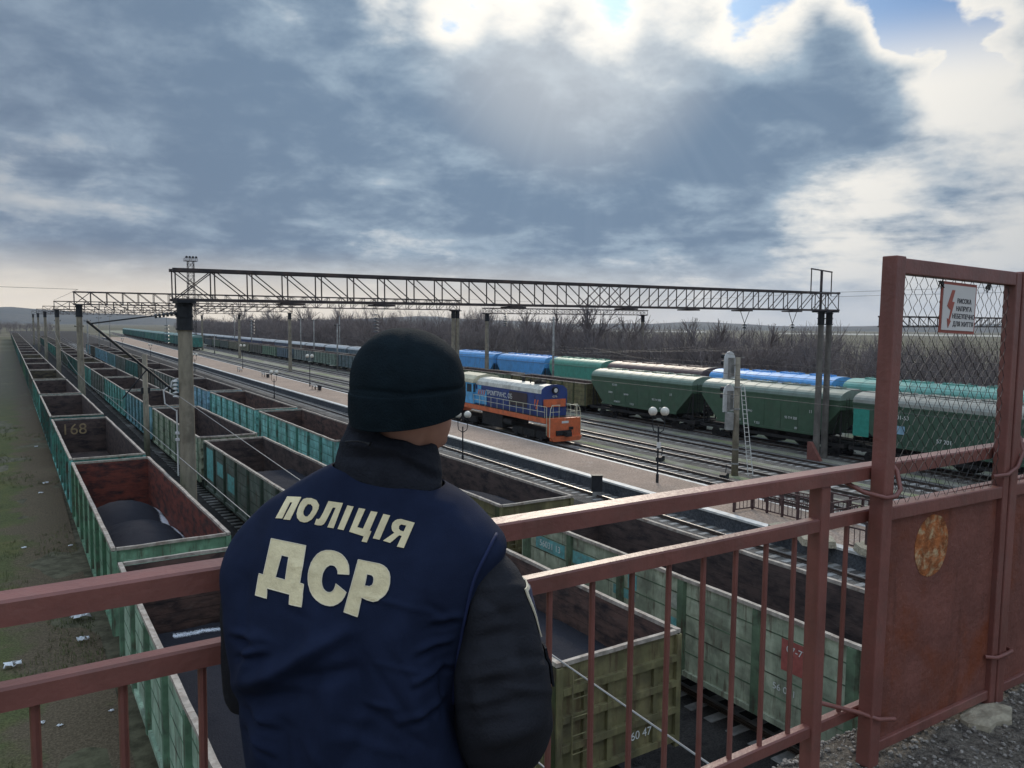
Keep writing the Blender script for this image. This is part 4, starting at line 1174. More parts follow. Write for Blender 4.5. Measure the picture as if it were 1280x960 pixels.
def bench(label, x, y):
    r_ = thing('platform_bench', label, 'bench', (x, y, .9), PI/2+.03, BG)
    b = MB()
    for k in range(4): b.box(-.9,.9,-.24+.13*k,-.14+.13*k,.45,.49)
    obj('seat', b, r_, m_white)
    b = MB()
    for k in range(2): b.box(-.9,.9,.28,.31,.6+.16*k,.72+.16*k)
    obj('backrest', b, r_, m_white)
    for x2 in (-.7,.7):
        b = MB(); b.box(x2-.04,x2+.04,-.2,-.13,0,.45); b.box(x2-.04,x2+.04,.2,.27,0,.9); b.box(x2-.04,x2+.04,-.13,.2,.38,.449); obj('leg', b, r_, m_dark)
bench('pale bench on the platform just left of the beanie', 36.0, 108); bench('pale bench on the platform, middle of three', 36.8, 138); bench('farthest pale bench on the platform', 36.6, 155)
# litter bins beside benches
for (x, y, lb) in ((35.6,105,'dark litter bin beside the nearest pale bench'),(36.3,134,'dark litter bin beside the middle pale bench')):
    r_ = thing('litter_bin', lb, 'bin', (x, y, .9), 0, 'litter bins on the platform'); b = MB(); b.tube([(0,0,.1),(0,0,.75)], [.2,.26], 12, cap=False); b.tube([(0,0,.1),(0,0,.12)], .2, 12); obj('drum', b, r_, m_dark); b = MB(); b.tube([(-.3,0,0),(-.3,0,.8)], .02, 6); b.tube([(.3,0,0),(.3,0,.8)], .02, 6); b.tube([(-.3,0,.6),(.3,0,.6)], .015, 6); obj('stand', b, r_, m_dark)

# signal mast with ladder
sm = thing('signal_mast', 'concrete railway signal mast with white heads and ladder', 'railway signal', (41.55, 35.75, 0), az)
b = MB(); b.tube([(0,0,-.1),(0,0,8.3)], [.24,.16], 14); obj('mast', b, sm, m_concrete, smooth=True)
def head(zc, hh, ww, n):
    b = MB()
    pr_ = []
    for k in range(9): a = PI*k/8; pr_.append((ww*math.cos(a), zc+hh-ww+ww*math.sin(a)))
    pr_ += [(-ww, zc-hh), (ww, zc-hh)]
    b.prism(pr_, -.72, -.66)
    o = obj('signal_head', b, sm, m_porc); o.rotation_euler = (0, 0, math.radians(-142))
    b = MB()
    for k in range(n):
        z = zc+hh-.35-.46*k
        b.tube([(0,-.73,z),(0,-1.3,z-.02)], .17, 12, cap=False); b.tube([(0,-.74,z),(0,-.76,z)], .15, 12)
    obj('lens_hood', b, o, m_dark)
    b = MB(); b.box(-.2,.2,-.659,-.42,zc-hh+.15,zc+hh-.45); b.tube([(0,-.45,zc),(.0,.0,zc)], .05, 6); obj('lamp_housing', b, o, m_conc_grey)
head(7.75, .95, .62, 2); head(5.45, .95, .60, 2)
b = MB(); b.box(-.75,-.25,-.25,.15,3.3,4.5); b.box(-.3,.0,-.1,.1,3.5,3.6); b.box(-.3,.0,-.1,.1,4.2,4.3); obj('relay_box', b, sm, m_conc_grey)
b = MB(); b.bar((-.1,0,8.25),(.45,0,8.3),.05); b.bar((-.1,0,6.5),(.35,0,6.5),.05); b.bar((-.15,.0,2.3),(.75,0,2.3),.06); b.tube([(0,0,.9),(0,0,1.0)], .27, 12)
for z in (1.9, 4.7, 6.2): b.tube([(0,0,z),(0,0,z+.1)], .25, 12)
obj('bracket', b, sm, m_conc_grey)
b = MB()
for s in (-.13, .13): b.bar((.35+s, -.05, 6.3), (1.05+s*1.3, -.25, .0), .045)
for k in range(20): t0 = k/20; b.bar((.22+.7*t0, -.05-.2*t0, 6.3*(1-t0)), (.48+.7*t0, -.05-.2*t0, 6.3*(1-t0)), .03)
obj('ladder', b, sm, m_white)
# dwarf signal
ds = thing('dwarf_signal', 'small black dwarf signal box beside the platform track', 'railway signal', (29.0, 35.4, .1), az)
b = MB(); b.box(-.32,.32,-.2,.2,.35,1.3); b.box(-.36,.36,-.25,.22,1.301,1.34); obj('case', b, ds, m_dark)
b = MB(); b.box(-.24,.24,-.2,.2,0,.348); obj('base', b, ds, m_conc_grey)
for z in (.62, 1.0):
    b = MB(); b.tube([(0,.21,z),(0,.4,z)], .13, 10, cap=False); obj('lens_hood', b, ds, m_dark)
for (x, y, lb) in ((41.0,42.5,'low black point lever beside the empty track by the lamp'),(39.9,35.2,'dark trackside box near the signal mast foot')):
    r_ = thing('trackside_box', lb, 'box', (x,y,.1), .4, 'trackside boxes'); b = MB(); b.box(-.4,.4,-.2,.2,.05,.35); b.prism([(-.42,.351),(0,.45),(.42,.351)], -.22,.22); obj('case', b, r_, m_dark); b = MB(); b.tube([(.2,0,.3),(.35,0,.8)], .03, 6); b.ball((.36,0,.85), .07); obj('lever', b, r_, m_dark)

# fenced stair opening on the platform: railings of posts, rails and balusters
m_fence = mat('dark_red_fence', base=(.075,.042,.04), rough=.7, var=.2)
def fence(label, pts, z0, h=1.25, step=1.0, bal=.25, group='stair railings on the platform', zz=None):
    r_ = thing('stair_railing', label, 'railing', (0,0,0), 0, group)
    for i in range(len(pts)-1):
        a, c = Vector((*pts[i], z0)), Vector((*pts[i+1], z0))
        if zz: a.z, c.z = zz[i], zz[i+1]
        n = max(1, round((c-a).length/step))
        b = MB()
        for hh in (h, h*.72, .12): b.bar(a+Vector((0,0,hh)), c+Vector((0,0,hh)), .06 if hh < h else .075)
        obj('rail', b, r_, m_fence)
        for k in range(n if i < len(pts)-2 else n+1):
            p = a.lerp(c, k/n); b = MB(); b.box(p.x-.05, p.x+.05, p.y-.05, p.y+.05, p.z, p.z+h+.02); obj('post', b, r_, m_fence)
        nb = int((c-a).length/bal); b = MB()
        for k in range(nb):
            p = a.lerp(c, (k+.5)/nb); b.box(p.x-.013, p.x+.013, p.y-.013, p.y+.013, p.z+.12, p.z+h*.72)
        obj('baluster_row', b, r_, m_fence)
    return r_
fence('dark red railing around the platform stairs, nearer the track', [(30.6,26.3),(31.9,26.2),(31.9,21.6),(34.2,21.5)], .9)
fence('dark red railing along the far side of the platform stairs', [(33.9,27.0),(34.0,16.0)], .9)
fence('dark red railing along the platform edge below the gate', [(29.9,19.5),(30.0,12.0)], .9)
fence('dark red railing across the platform behind the brown post', [(31.6,19.4),(34.0,19.4)], .9)
st = thing('stairway', 'concrete stairs rising from the platform up to the footbridge', 'stairs', (32.9, 0, 0))
b = MB()
for k in range(30):
    y = 15.2-.42*k; z = .9+.26*k
    b.box(-1.05, 1.05, y-.42, y, z, z+.26) 
obj('step_flight', b, st, m_conc_grey)
b = MB()
for s in (-1.15, 1.15):
    b.bar((s, 15.2, 1.0), (s, 2.6, 8.75), .2, .5)
obj('stringer', b, st, m_conc_grey)
for y, z in ((10.5, 3.3), (5.5, 6.4)):
    b = MB(); b.box(-.9, .9, y-.2, y+.2, .9, z); obj('pier', b, st, m_conc_grey)
# broken slabs at the platform edge
for (x, y, z, s, lb) in ((29.4,20.6,.9,.8,'broken pale concrete slab at the platform edge by the railing'),(29.5,22.6,.9,.55,'small broken concrete slab on the platform edge'),(30.1,18.2,.92,.9,'cracked concrete slab nearest the gate on the platform')):
    b = MB(); rn = random.Random(int(x*10))
    pts = [(s*math.cos(a)*rn.uniform(.7,1.2)*1.1, s*math.sin(a)*rn.uniform(.7,1.2)) for a in [2*PI*k/7 for k in range(7)]]
    b.rings([[(px, py, 0) for px, py in pts], [(px*.93, py*.93, .28) for px, py in pts]])
    o = tag(obj('concrete_slab', b, None, m_stone), lb, 'slab', 'broken slabs at the platform edge'); o.location = (x, y, z); o.rotation_euler = (.05, -.04, .3)

# ------------------------------------------------------------------ litter on the grass
LT = 'scraps of litter on the grass'
def scrap(label, x, y, s, seed):
    rn = random.Random(seed); b = MB(); n = 5
    for j in range(n+1):
        for i in range(n+1):
            b.v.append(((i-n/2)*s/n+rn.uniform(-.1,.1)*s, (j-n/2)*s/n*.7+rn.uniform(-.1,.1)*s, rn.uniform(.0,.3)*s))
    for j in range(n):
        for i in range(n):
            if rn.random() < .75: a = j*(n+1)+i; b.f.append((a,a+1,a+n+2,a+n+1)); b.m.append(0)
    o = tag(obj('litter_scrap', b, None, m_litter), label, 'litter', LT); o.location = (x, y, .04)
    mo = o.modifiers.new('s', 'SOLIDIFY'); mo.thickness = .012; apply_mods(o)
def gpt(u, v):
    d = ray(u, v); s = (0-CZ)/d.z; return d.x*s, d.y*s
for i, (u, v, s, lb) in enumerate(((100,773,.62,'large white crumpled plastic scrap on the dirt path'),(104,801,.33,'small white scrap just below the large white scrap'),(15,834,.42,'pale green-white scrap on the grass at left'),(57,605,.3,'white scrap high on the dirt path beside the train'),(51,617,.24,'small white scrap beside the path near the teal wagon'),
        (45,559,.25,'tiny white scrap farthest up the dirt path'),(30,686,.2,'tiny pale scrap in the middle of the verge'),(52,906,.16,'tiny white scrap in the foreground grass below the rail'),(75,909,.13,'tiny white scrap right of another in foreground grass'),(88,683,.18,'tiny scrap at the foot of the green wagon'),(139,890,.13,'tiny white scrap on the path near the baluster'))):
    x, y = gpt(u, v); scrap(lb, x, y, s, i)

# ------------------------------------------------------------------ bare woods
def bare_tree(seed, H, levels=3, crown=.42, dense=1.0, rad=.0115):
    rn = random.Random(seed); tr = MB(); br = MB()
    def seg(b, p, q, r0, r1, n=3): 
        b.tube([p, (p+q)/2 + Vector((rn.uniform(-1,1), rn.uniform(-1,1), 0))*(q-p).length*.04, q], [r0, (r0+r1)/2, r1], n, cap=False)
    def grow(p, d, L, r, lev):
        q = p + d*L
        seg(br if lev < levels else tr, p, q, r, r*.62, 3 if lev < levels else 5)
        if lev == 0: return
        k = {3: 6, 2: 4, 1: 4}.get(lev, 3)
        k = max(2, int(k*dense+.5))
        for i in range(k):
            t_ = rn.uniform(.35, 1.0) if lev < levels else rn.uniform(.45, 1.0)
            a = rn.uniform(0, 2*PI); sp = rn.uniform(.35, .85)
            side = d.orthogonal().normalized(); side.rotate(Matrix.Rotation(a, 3, d))
            nd = (d*math.cos(sp) + side*math.sin(sp)); nd.z += .18; nd.normalize()
            grow(p + d*L*t_, nd, L*rn.uniform(.45, .72), r*.45, lev-1)
        if lev < levels+1:
            nd = (d + Vector((rn.uniform(-.2,.2), rn.uniform(-.2,.2), .1))).normalized()
            grow(q, nd, L*.6, r*.55, lev-1)
    grow(Vector((0,0,-.1)), Vector((rn.uniform(-.08,.08), rn.uniform(-.08,.08), 1)).normalized(), H*crown, H*rad, levels)
    return tr, br
import numpy as np
def to_np(bs):
    V = []; F = []; off = 0
    for b in bs:
        V.append(np.array(b.v, dtype=np.float32)); 
        F += [tuple(i+off for i in f) for f in b.f]; off += len(b.v)
    return np.concatenate(V), F
variants = []
for i in range(7):
    tr, br = bare_tree(100+i, 10, 3, .36, .95)
    V, F = to_np([tr, br]); Fq = np.array([f for f in F if len(f) == 4], dtype=np.int32)
    V = V*(10.0/max(6.0, V[:, 2].max())); V[:, :2] *= 1.05
    variants.append((V, Fq))
def shrub(seed):
    rn = random.Random(seed); b = MB()
    for k in range(26):
        a = rn.uniform(0, 2*PI); p = Vector((rn.uniform(-1.6,1.6), rn.uniform(-1.6,1.6), 0)); q = p + Vector((math.cos(a)*rn.uniform(.2,1.2), math.sin(a)*rn.uniform(.2,1.2), rn.uniform(1.6, 4.0)))
        b.tube([p, (p+q)/2+Vector((rn.uniform(-.2,.2),rn.uniform(-.2,.2),.1)), q], [.05,.035,.015], 3, cap=False)
        for j in range(3):
            s = p.lerp(q, rn.uniform(.4,.95)); b.tube([s, s+Vector((rn.uniform(-.7,.7), rn.uniform(-.7,.7), rn.uniform(.3,1.0)))], [.022,.01], 3, cap=False)
    V, F = to_np([b]); return V, np.array(F, dtype=np.int32)
shrubs = [shrub(i) for i in range(4)]
rn = random.Random(5); allV = []; allF = []; off = 0
def put(V, F, x, y, sc, sz, a):
    global off
    c, s = math.cos(a), math.sin(a)
    W = np.empty_like(V); W[:, 0] = (V[:, 0]*c-V[:, 1]*s)*sc+x; W[:, 1] = (V[:, 0]*s+V[:, 1]*c)*sc+y; W[:, 2] = V[:, 2]*sz
    allV.append(W); allF.append(F+off); off += len(V)
wood_edge = lambda y: 70.5 + .05*y + max(0, y-300)*.03
for k in range(1500):
    y = 18 + 760*rn.random()**1.7
    dep = rn.random()**1.6*(34 + y*.10)
    x = wood_edge(y) + 1 + dep
    h = (8.6 + min(6.0, max(0, y-25)*.034))*rn.uniform(.66, 1.02)*(1+.22*mnoise.noise((y*.06, 2.2, 0))) + dep*.012
    V, F = rn.choice(variants); put(V, F, x, y, h/10*rn.uniform(.85,1.2), h/10, rn.uniform(0, 6.28))
for k in range(170):
    y = rn.uniform(760, 1100); V, F = rn.choice(variants); put(V, F, rn.uniform(-230, 30), y, rn.uniform(1.0, 1.8), rn.uniform(.7, 1.25), rn.uniform(0, 6.28))
for k in range(1500):
    y = 16 + 620*rn.random()**1.5
    x = wood_edge(y) - .5 + rn.random()**1.5*26
    V, F = rn.choice(shrubs); s = rn.uniform(.8, 1.6); put(V, F, x, y, s*1.1, s, rn.uniform(0, 6.28))
V = np.concatenate(allV); F = np.concatenate(allF)
me = bpy.data.meshes.new('woodland')
me.vertices.add(len(V)); me.vertices.foreach_set('co', V.ravel())
me.loops.add(F.size); me.loops.foreach_set('vertex_index', F.ravel())
me.polygons.add(len(F)); me.polygons.foreach_set('loop_start', np.arange(0, F.size, 4, dtype=np.int32)); me.polygons.foreach_set('loop_total', np.full(len(F), 4, dtype=np.int32))
me.materials.append(m_bark); me.update(); me.validate()
struct(obj('woodland', me), 'stuff')
m_thicket = groundmat('woodland_floor', [(.13,.11,.09), (.15,.13,.10), (.10,.09,.085)], (.1, .5, 6), ((.4,.6), (.5,.7)))
strip('woodland_floor', lambda y: wood_edge(y)-4, lambda y: wood_edge(y)+90+y*.1, 5, 900, .05, m_thicket)
# the trees that stand out above the mass
TG = 'bare trees rising above the woods'
tv = [bare_tree(300+i, 10, 3, .30, 1.4, .021) for i in range(3)]
tvm = []
for tr, br in tv:
    zmax = max(v[2] for v in br.v)
    tvm.append((tr.mesh('trunk', (m_bark,)), br.mesh('crown', (m_bark,)), zmax))
for i, (u, ytop, X, lb) in enumerate(((742, 372, 80, 'broad bare tree under the middle of the lattice portal'),(868, 396, 80, 'bare tree against the sky left of the portal hanger'),(700, 384, 88, 'bare tree just left of the broad bare tree'),(905, 398, 86, 'low bare tree under the portal near the signal mast'),
        (662, 386, 95, 'bare tree above the bright blue hoppers'),(790, 392, 92, 'bare tree beside the far portal column'),(598, 386, 100, 'bare tree right of the black beanie at the skyline'),(430, 380, 105, 'bare tree left of the black beanie at the skyline'),(385, 381, 108, 'bare tree above the slate covered wagons'),(340, 382, 110, 'bare tree above the plum covered wagon'),(960, 404, 84, 'small bare tree left of the double column'),(300, 383, 112, 'bare tree near the lattice floodlight tower'))):
    d = ray(u, ytop); s = X/d.x; p = d*s; h = p.z + CZ
    tm, cm, zm = tvm[i % 3]
    r_ = thing('bare_tree', lb, 'tree', (p.x, p.y, 0), rn.uniform(0, 6), TG); sc = h/zm; r_.scale = (sc, sc, sc)
    obj('trunk', tm, r_); obj('crown', cm, r_)

# ------------------------------------------------------------------ grass tufts on the verge
m_blade = mat('grass_blades', base=(.110,.125,.052), rough=.9, var=.5, scale=.6, dirt=(.15,.13,.065), dirt_amt=.7, dirt_scale=.35, space='World')
b = MB(); rn = random.Random(3)
k = 0
while k < 24000:
    y = 9+ 80*rn.random()**1.7; x = -1.2 - rn.random()*(8+y*.35) if rn.random() < .9 else rn.uniform(-1.2, 2.0)
    if mnoise.noise((x*.35, y*.25, 3.3)) < -.05 - (.0 if x < -1 else -.25): 
        k += .2; continue
    k += 1
    for j in range(4):
        a = rn.uniform(0, 6.28); h = rn.uniform(.06, .17); px, py = x+rn.uniform(-.1,.1), y+rn.uniform(-.1,.1)
        dx_, dy_ = math.cos(a)*.012, math.sin(a)*.012; lx, ly = rn.uniform(-.08,.08), rn.uniform(-.08,.08)
        n = len(b.v); b.v += [(px-dx_,py-dy_,-.04),(px+dx_,py+dy_,-.04),(px+lx,py+ly,h)]; b.f.append((n,n+1,n+2)); b.m.append(0)
struct(obj('grass', b, None, m_blade, recalc=False), 'stuff')

# ------------------------------------------------------------------ footbridge, railing, gate
DZ = 8.71
FB = thing('footbridge', 'asphalt-topped footbridge the photo is taken from', 'bridge', (0, 0, DZ))
b = MB(); nx, ny = 420, 120
for j in range(ny+1):
    for i in range(nx+1):
        x = -6+16*i/nx; y = -2.6+4.34*j/ny
        z = .016*mnoise.fractal((x*2.2, y*2.2, 0), .9, 2, 4) + .007*mnoise.noise((x*13, y*13, 2)) + .004*mnoise.noise((x*37, y*37, 5))
        if j == ny: y += .035*mnoise.noise((x*5, 0, 9)); z -= .02
        b.v.append((x, y, z))
for j in range(ny):
    for i in range(nx): a = j*(nx+1)+i; b.f.append((a,a+1,a+nx+2,a+nx+1)); b.m.append(0)
obj('deck_surface', b, FB, m_deck, smooth=True)
b = MB(); b.box(-6, 10, -2.6, 1.70, -.32, -.05); b.box(-6, 10, -2.3, -1.9, -.95, -.321); b.box(-6, 10, .8, 1.2, -.95, -.321); obj('deck_slab', b, FB, m_conc_grey)
RLG = thing('railing', 'red-brown painted steel railing along the footbridge edge', 'railing', (0, 0, DZ))
def rail_part(name, y0, y1, z0, z1, x0=-6, x1=10):
    b = MB(); n = 64
    pts = [(x0+(x1-x0)*i/n) for i in range(n+1)]
    rr = []
    for x in pts:
        e = .0025*mnoise.noise((x*1.7, z0, 0))
        rr.append([(x, y0, z0+e), (x, y0, z1-.005+e), (x, y0+.005, z1+e), (x, y1-.005, z1+e), (x, y1, z1-.005+e), (x, y1, z0+e)])
    b.rings(rr); o = obj(name, b, RLG, m_bridge_paint); return o
rail_part('top_rail', 1.587, 1.654, 1.052, 1.100)
rail_part('middle_rail', 1.60, 1.640, .893, .937)
rail_part('bottom_rail', 1.606, 1.640, .155, .195)
for x in (-3.2, -1.25, .735, 2.29, 4.3, 6.3, 8.3):
    b = MB(); b.box(x+.010, x+.061, 1.596, 1.650, -.02, 1.051); o = obj('post', b, RLG, m_bridge_paint)
    mo = o.modifiers.new('b', 'BEVEL'); mo.width = .006; mo.segments = 2; apply_mods(o)
x = 2.195 - .146*38
while x < 4.2:
    if all(abs(x-q) > .075 for q in (-3.2, -1.25, .735, 2.29)):
        b = MB(); b.tube([(x+random.uniform(-.003,.003), 1.622, .19), (x, 1.622, .90)], .0088, 8); o = obj('baluster', b, RLG, m_bridge_paint); autosmooth(o)
    x += .146
GG = 'steel gate panels tied to the railing'
def gate(label, x0, x1, detail=True):
    g = thing('gate_panel', label, 'gate', (0, 0, DZ), 0, GG)
    def bx(n_, xa, xb, ya, yb, za, zb, m_=m_bridge_paint, bev=.004):
        b = MB(); b.box(xa, xb, ya, yb, za, zb); o = obj(n_, b, g, m_)
        if bev: mo = o.modifiers.new('b', 'BEVEL'); mo.width = bev; mo.segments = 2; apply_mods(o)
        return o
    bx('frame_post', x0, x0+.060, 1.525, 1.580, .0, 1.845)
    bx('frame_post', x1-.045, x1, 1.530, 1.580, .0, 1.838)
    bx('frame_bar', x0+.061, x1-.046, 1.532, 1.576, 1.785, 1.840)
    bx('frame_bar', x0+.061, x1-.046, 1.532, 1.576, .905, .955)
    bx('frame_bar', x0+.061, x1-.046, 1.537, 1.576, .04, .08)
    bx('steel_sheet', x0+.061, x1-.046, 1.552, 1.557, .081, .904, m_gate_sheet, 0)
    b = MB(); s = .034; dzz = .028; zt, zb_ = 1.784, .956; xa, xb = x0+.062, x1-.047
    n = int((xb-xa)/s)+1; mz = int((zt-zb_)/dzz)
    rn_ = random.Random(2)
    for k in range(n):
        pts = []
        for j in range(mz+1):
            xx = xa+(k+.5)*s + (1 if (j+k) % 2 else -1)*s*.5 + rn_.uniform(-.0018,.0018)
            pts.append((min(max(xx, xa), xb), 1.554+(.003 if (j+k) % 2 else -.003), zb_+(zt-zb_)*j/mz))
        b.tube(pts, .0012, 4, cap=False)
    obj('wire_mesh', b, g, m_wire)
    g.rotation_euler = (0, .0150, 0); g.location = (-.027, 0, DZ+.040)
    return g
g1 = gate('rusty red gate panel with chain-link upper half and warning sign', 2.563, 3.482)
g2 = gate('neighbouring red gate panel cut off by the right edge', 3.486, 4.42)
# worn spot down to rust on the gate sheet
m_rust = mat('bare_rust_spot', base=(.36,.115,.035), rough=.85, var=.45, scale=22, dirt=(.56,.42,.24), dirt_amt=.95, dirt_scale=20, streak=(.10,.035,.018), streak_amt=.7, bump=.6, bump_scale=60)
b = MB(); pts = []
for k in range(40):
    a = 2*PI*k/40; rr_ = 1 + .06*mnoise.noise((math.cos(a)*2, math.sin(a)*2, 4))
    q = Vector((.118*math.cos(a)*rr_, .122*math.sin(a)*rr_)); pts.append((2.945+q.x, .768+q.y))
b.rings([[(px, 1.5515, pz) for px, pz in pts], [(px, 1.5505, pz) for px, pz in pts]]); obj('rust_spot', b, g1, m_rust)
# warning sign
ws = thing('warning_sign', 'white warning sign with red border and lightning bolt on the gate mesh', 'sign', (3.02, 1.546, DZ+1.673), 0, None, (0, math.radians(1.5), 0))
m_signw = mat('sign_white', base=(.66,.62,.58), rough=.45, var=.08); m_signr = mat('sign_red', base=(.33,.085,.06), rough=.5, var=.15)
b = MB(); b.box(-.127, .127, -.002, .002, -.096, .096); obj('border_plate', b, ws, m_signr)
b = MB(); b.box(-.116, .116, -.0045, -.0022, -.085, .085); obj('face', b, ws, m_signw)
b = MB()
for pl in ([(-.058,.066),(-.036,.066),(-.060,.004),(-.088,.004)], [(-.088,.006),(-.046,.022),(-.054,-.010),(-.072,-.006)], [(-.052,.022),(-.036,.022),(-.062,-.048),(-.072,-.046)], [(-.084,-.040),(-.054,-.050),(-.074,-.078)]):
    b.rings([[(x, -.0047-.0002*0, z) for x, z in pl], [(x, -.0062, z) for x, z in pl]])
bo = obj('lightning_bolt', b, ws, m_signr)
mo = bo.modifiers.new('r', 'REMESH'); mo.mode = 'VOXEL'; mo.voxel_size = .0011; apply_mods(bo)
for i, ln in enumerate(('ВИСОКА', 'НАПРУГА', 'НЕБЕЗПЕЧНО', 'ДЛЯ ЖИТТЯ')):
    text(ln, .0245, (.035, -.0048, .026-.029*i), FRONT, ws, m_textd, 'sign_lettering', ext=.0006, offset=.0005)
for (x, z) in ((-.135, .085), (.21, .083)):
    b = MB(); rn_ = random.Random(int(x*100))
    p = Vector((0,0,0)); pts = []
    for k in range(14): pts.append(p + Vector((rn_.uniform(-.022,.022), rn_.uniform(-.006,.002), rn_.uniform(-.02,.02))))
    b.tube(pts, .0022, 5); o = tag(obj('wire_knot', b, None, m_wire), 'twisted rusty wire knot at the %s corner of the warning sign' % ('left upper' if x < 0 else 'right side beyond'), 'wire', 'wire knots by the warning sign'); o.location = (3.02+x, 1.543, DZ+1.673+z)
# tie rods holding the gate to the railing
def tie(label, pts):
    b = MB(); b.tube(pts, .0085, 8); o = tag(obj('tie_rod', b, None, m_bridge_paint), label, 'tie rod', 'bent rods tying the gate to the railing'); autosmooth(o, 60); return o
z1 = DZ+1.02
tie('bent rod tying the gate post to the top rail', [(2.47,1.640,z1+.03),(2.50,1.57,z1-.005),(2.545,1.513,z1-.02),(2.60,1.511,z1-.02),(2.635,1.515,z1+.0),(2.65,1.54,z1+.06),(2.66,1.58,z1+.10)])
tie('bent rod round the right gate post at top rail height', [(3.36,1.545,z1-.03),(3.43,1.520,z1-.025),(3.50,1.516,z1+.0),(3.55,1.518,z1+.06),(3.58,1.55,z1+.12)])
tie('straight rod tying the gate foot to the bottom rail', [(2.40,1.64,DZ+.24),(2.52,1.56,DZ+.205),(2.56,1.514,DZ+.19),(2.66,1.512,DZ+.165)])
tie('short bent rod round the right gate post near its foot', [(3.38,1.545,DZ+.22),(3.42,1.519,DZ+.215),(3.49,1.516,DZ+.215),(3.555,1.519,DZ+.215),(3.58,1.548,DZ+.21)])
# stone and loose grit on the deck
b = MB(); rn_ = random.Random(8); n = 14
base = [(.21*math.cos(2*PI*k/n)*rn_.uniform(.75,1.15), .10*math.sin(2*PI*k/n)*rn_.uniform(.75,1.15)) for k in range(n)]
b.rings([[(x, y, -.03) for x, y in base], [(x*.95, y*.95, .035) for x, y in base], [(x*.6+rn_.uniform(-.01,.01), y*.6, .055+rn_.uniform(0,.01)) for x, y in base]])
o = tag(obj('mortar_lump', b, None, m_stone), 'pale mortar lump under the gate on the asphalt', 'rubble'); o.location = (3.30, 1.49, DZ); o.scale = (.9, .75, .5)
b = MB(); rn_ = random.Random(21)
for k in range(6500):
    x = rn_.uniform(1.9, 5.2); y = 1.72 - 1.6*rn_.random()**1.8; r = .002 + .009*rn_.random()**2.5
    b.ball((x, y, DZ+.012*mnoise.fractal((x*2.2, y*2.2, 0), .9, 2, 4)+r*.4), r, 5, 4, (rn_.uniform(.7,1.3), rn_.uniform(.7,1.3), rn_.uniform(.5,.9)))
struct(obj('grit', b, None, mat('grit_stones', base=(.30,.27,.235), rough=.9, var=.6, scale=40, dirt=(.07,.06,.052), dirt_amt=.9, dirt_scale=22), recalc=False), 'stuff')

# ------------------------------------------------------------------ the officer leaning over the railing
RGT = Vector((.84, -.5427, 0)); FWD = Vector((.5427, .84, 0)); UP = Vector((0, 0, 1))
ALPHA = math.radians(14)
ER = RGT*math.cos(ALPHA) - FWD*math.sin(ALPHA); EF = FWD*math.cos(ALPHA) + RGT*math.sin(ALPHA)
BASE = Vector((.58, 1.22, DZ))
m_vest = mat('navy_vest_cloth', base=(.0115,.0170,.039), rough=.9, var=.15, scale=14, bump=.10, bump_scale=320, spec=.12)
m_sleeve = mat('black_jacket_cloth', base=(.016,.0165,.021), rough=.85, var=.25, scale=12, bump=.3, bump_scale=180, spec=.2)
m_collar = mat('black_fleece', base=(.019,.0205,.027), rough=.95, var=.25, scale=20, bump=.35, bump_scale=150, spec=.15)
m_hat = mat('black_knit', base=(.0065,.0125,.0165), rough=.92, var=.22, scale=30, bump=.35, bump_scale=260, spec=.12)
m_letter = mat('cream_reflective_cloth', base=(.74,.62,.37), rough=.55, var=.12, scale=9, dirt=(.50,.40,.23), dirt_amt=.5, dirt_scale=22, bump=.2, bump_scale=120)
m_letter_edge = mat('cream_stitching', base=(.70,.62,.46), rough=.6, var=.1)
m_trous = mat('dark_trousers', base=(.012,.013,.018), rough=.85, var=.2)
m_boot = mat('black_boot', base=(.01,.01,.011), rough=.45, var=.2)

def superring(c, er, ef, hw, th, n=56, p=2.5, up=UP, tilt=0.0, front=1.0):
    out_ = []
    for k in range(n):
        a = 2*PI*k/n
        ca_, sa_ = math.cos(a), math.sin(a)
        x = math.copysign(abs(ca_)**(2/p), ca_); y = math.copysign(abs(sa_)**(2/p), sa_)
        q = c + er*(hw*x) + ef*(th*y)
        q = q + UP*(tilt*th*y*(front if y > 0 else 1))
        out_.append(q)
    return out_
def lerp_levels(L, n):
    """smooth interpolation of level tuples (Catmull-Rom)"""
    res = []
    m_ = len(L)
    for i in range(n+1):
        t_ = i/n*(m_-1); k = min(int(t_), m_-2); f = t_-k
        p0, p1, p2, p3 = L[max(k-1,0)], L[k], L[k+1], L[min(k+2, m_-1)]
        res.append([.5*((2*b_)+(-a_+c_)*f+(2*a_-5*b_+4*c_-d_)*f*f+(-a_+3*b_-3*c_+d_)*f**3) for a_, b_, c_, d_ in zip(p0, p1, p2, p3)])
    return res
PK = 1.48
def lofted(levels, n, nr, p=2.5, front=1.0):
    rr = []
    for lv in lerp_levels(levels, n):
        uL, vL, uR, vR, th, d = lv[:6]; tl = lv[6] if len(lv) > 6 else 0
        A = P(uL, vL, d + .10*0); B = P(uR, vR, d)
        c = (A+B)/2; er = (B-A)/2
        hw = er.length
        er.normalize()
        ee = (er - FWD*math.tan(ALPHA)*.75).normalized()     # turn the section so the right shoulder is nearer
        hw2 = hw*1.03
        ef_ = (EF - ee*EF.dot(ee)).normalized()
        rr.append(superring(c, ee, ef_, hw2, th, nr, p, tilt=tl, front=front))
    return rr
VEST = [
    (318,1030,592,1030,.135,1.45),(314,985,591,985,.138,1.45),(310,950,589,950,.142,1.45),(304,900,585,905,.148,1.455),(294,840,581,855,.150,1.46),(286,790,582,815,.150,1.465),(279,750,590,780,.146,1.47),
    (276,718,604,745,.140,1.475),(281,692,620,708,.132,1.48),(292,671,629,682,.122,1.485),(309,651,627,666,.112,1.49),(333,630,613,650,.102,1.495),(360,611,596,635,.093,1.50),(390,592,576,620,.084,1.50),(416,577,553,607,.074,1.50)]
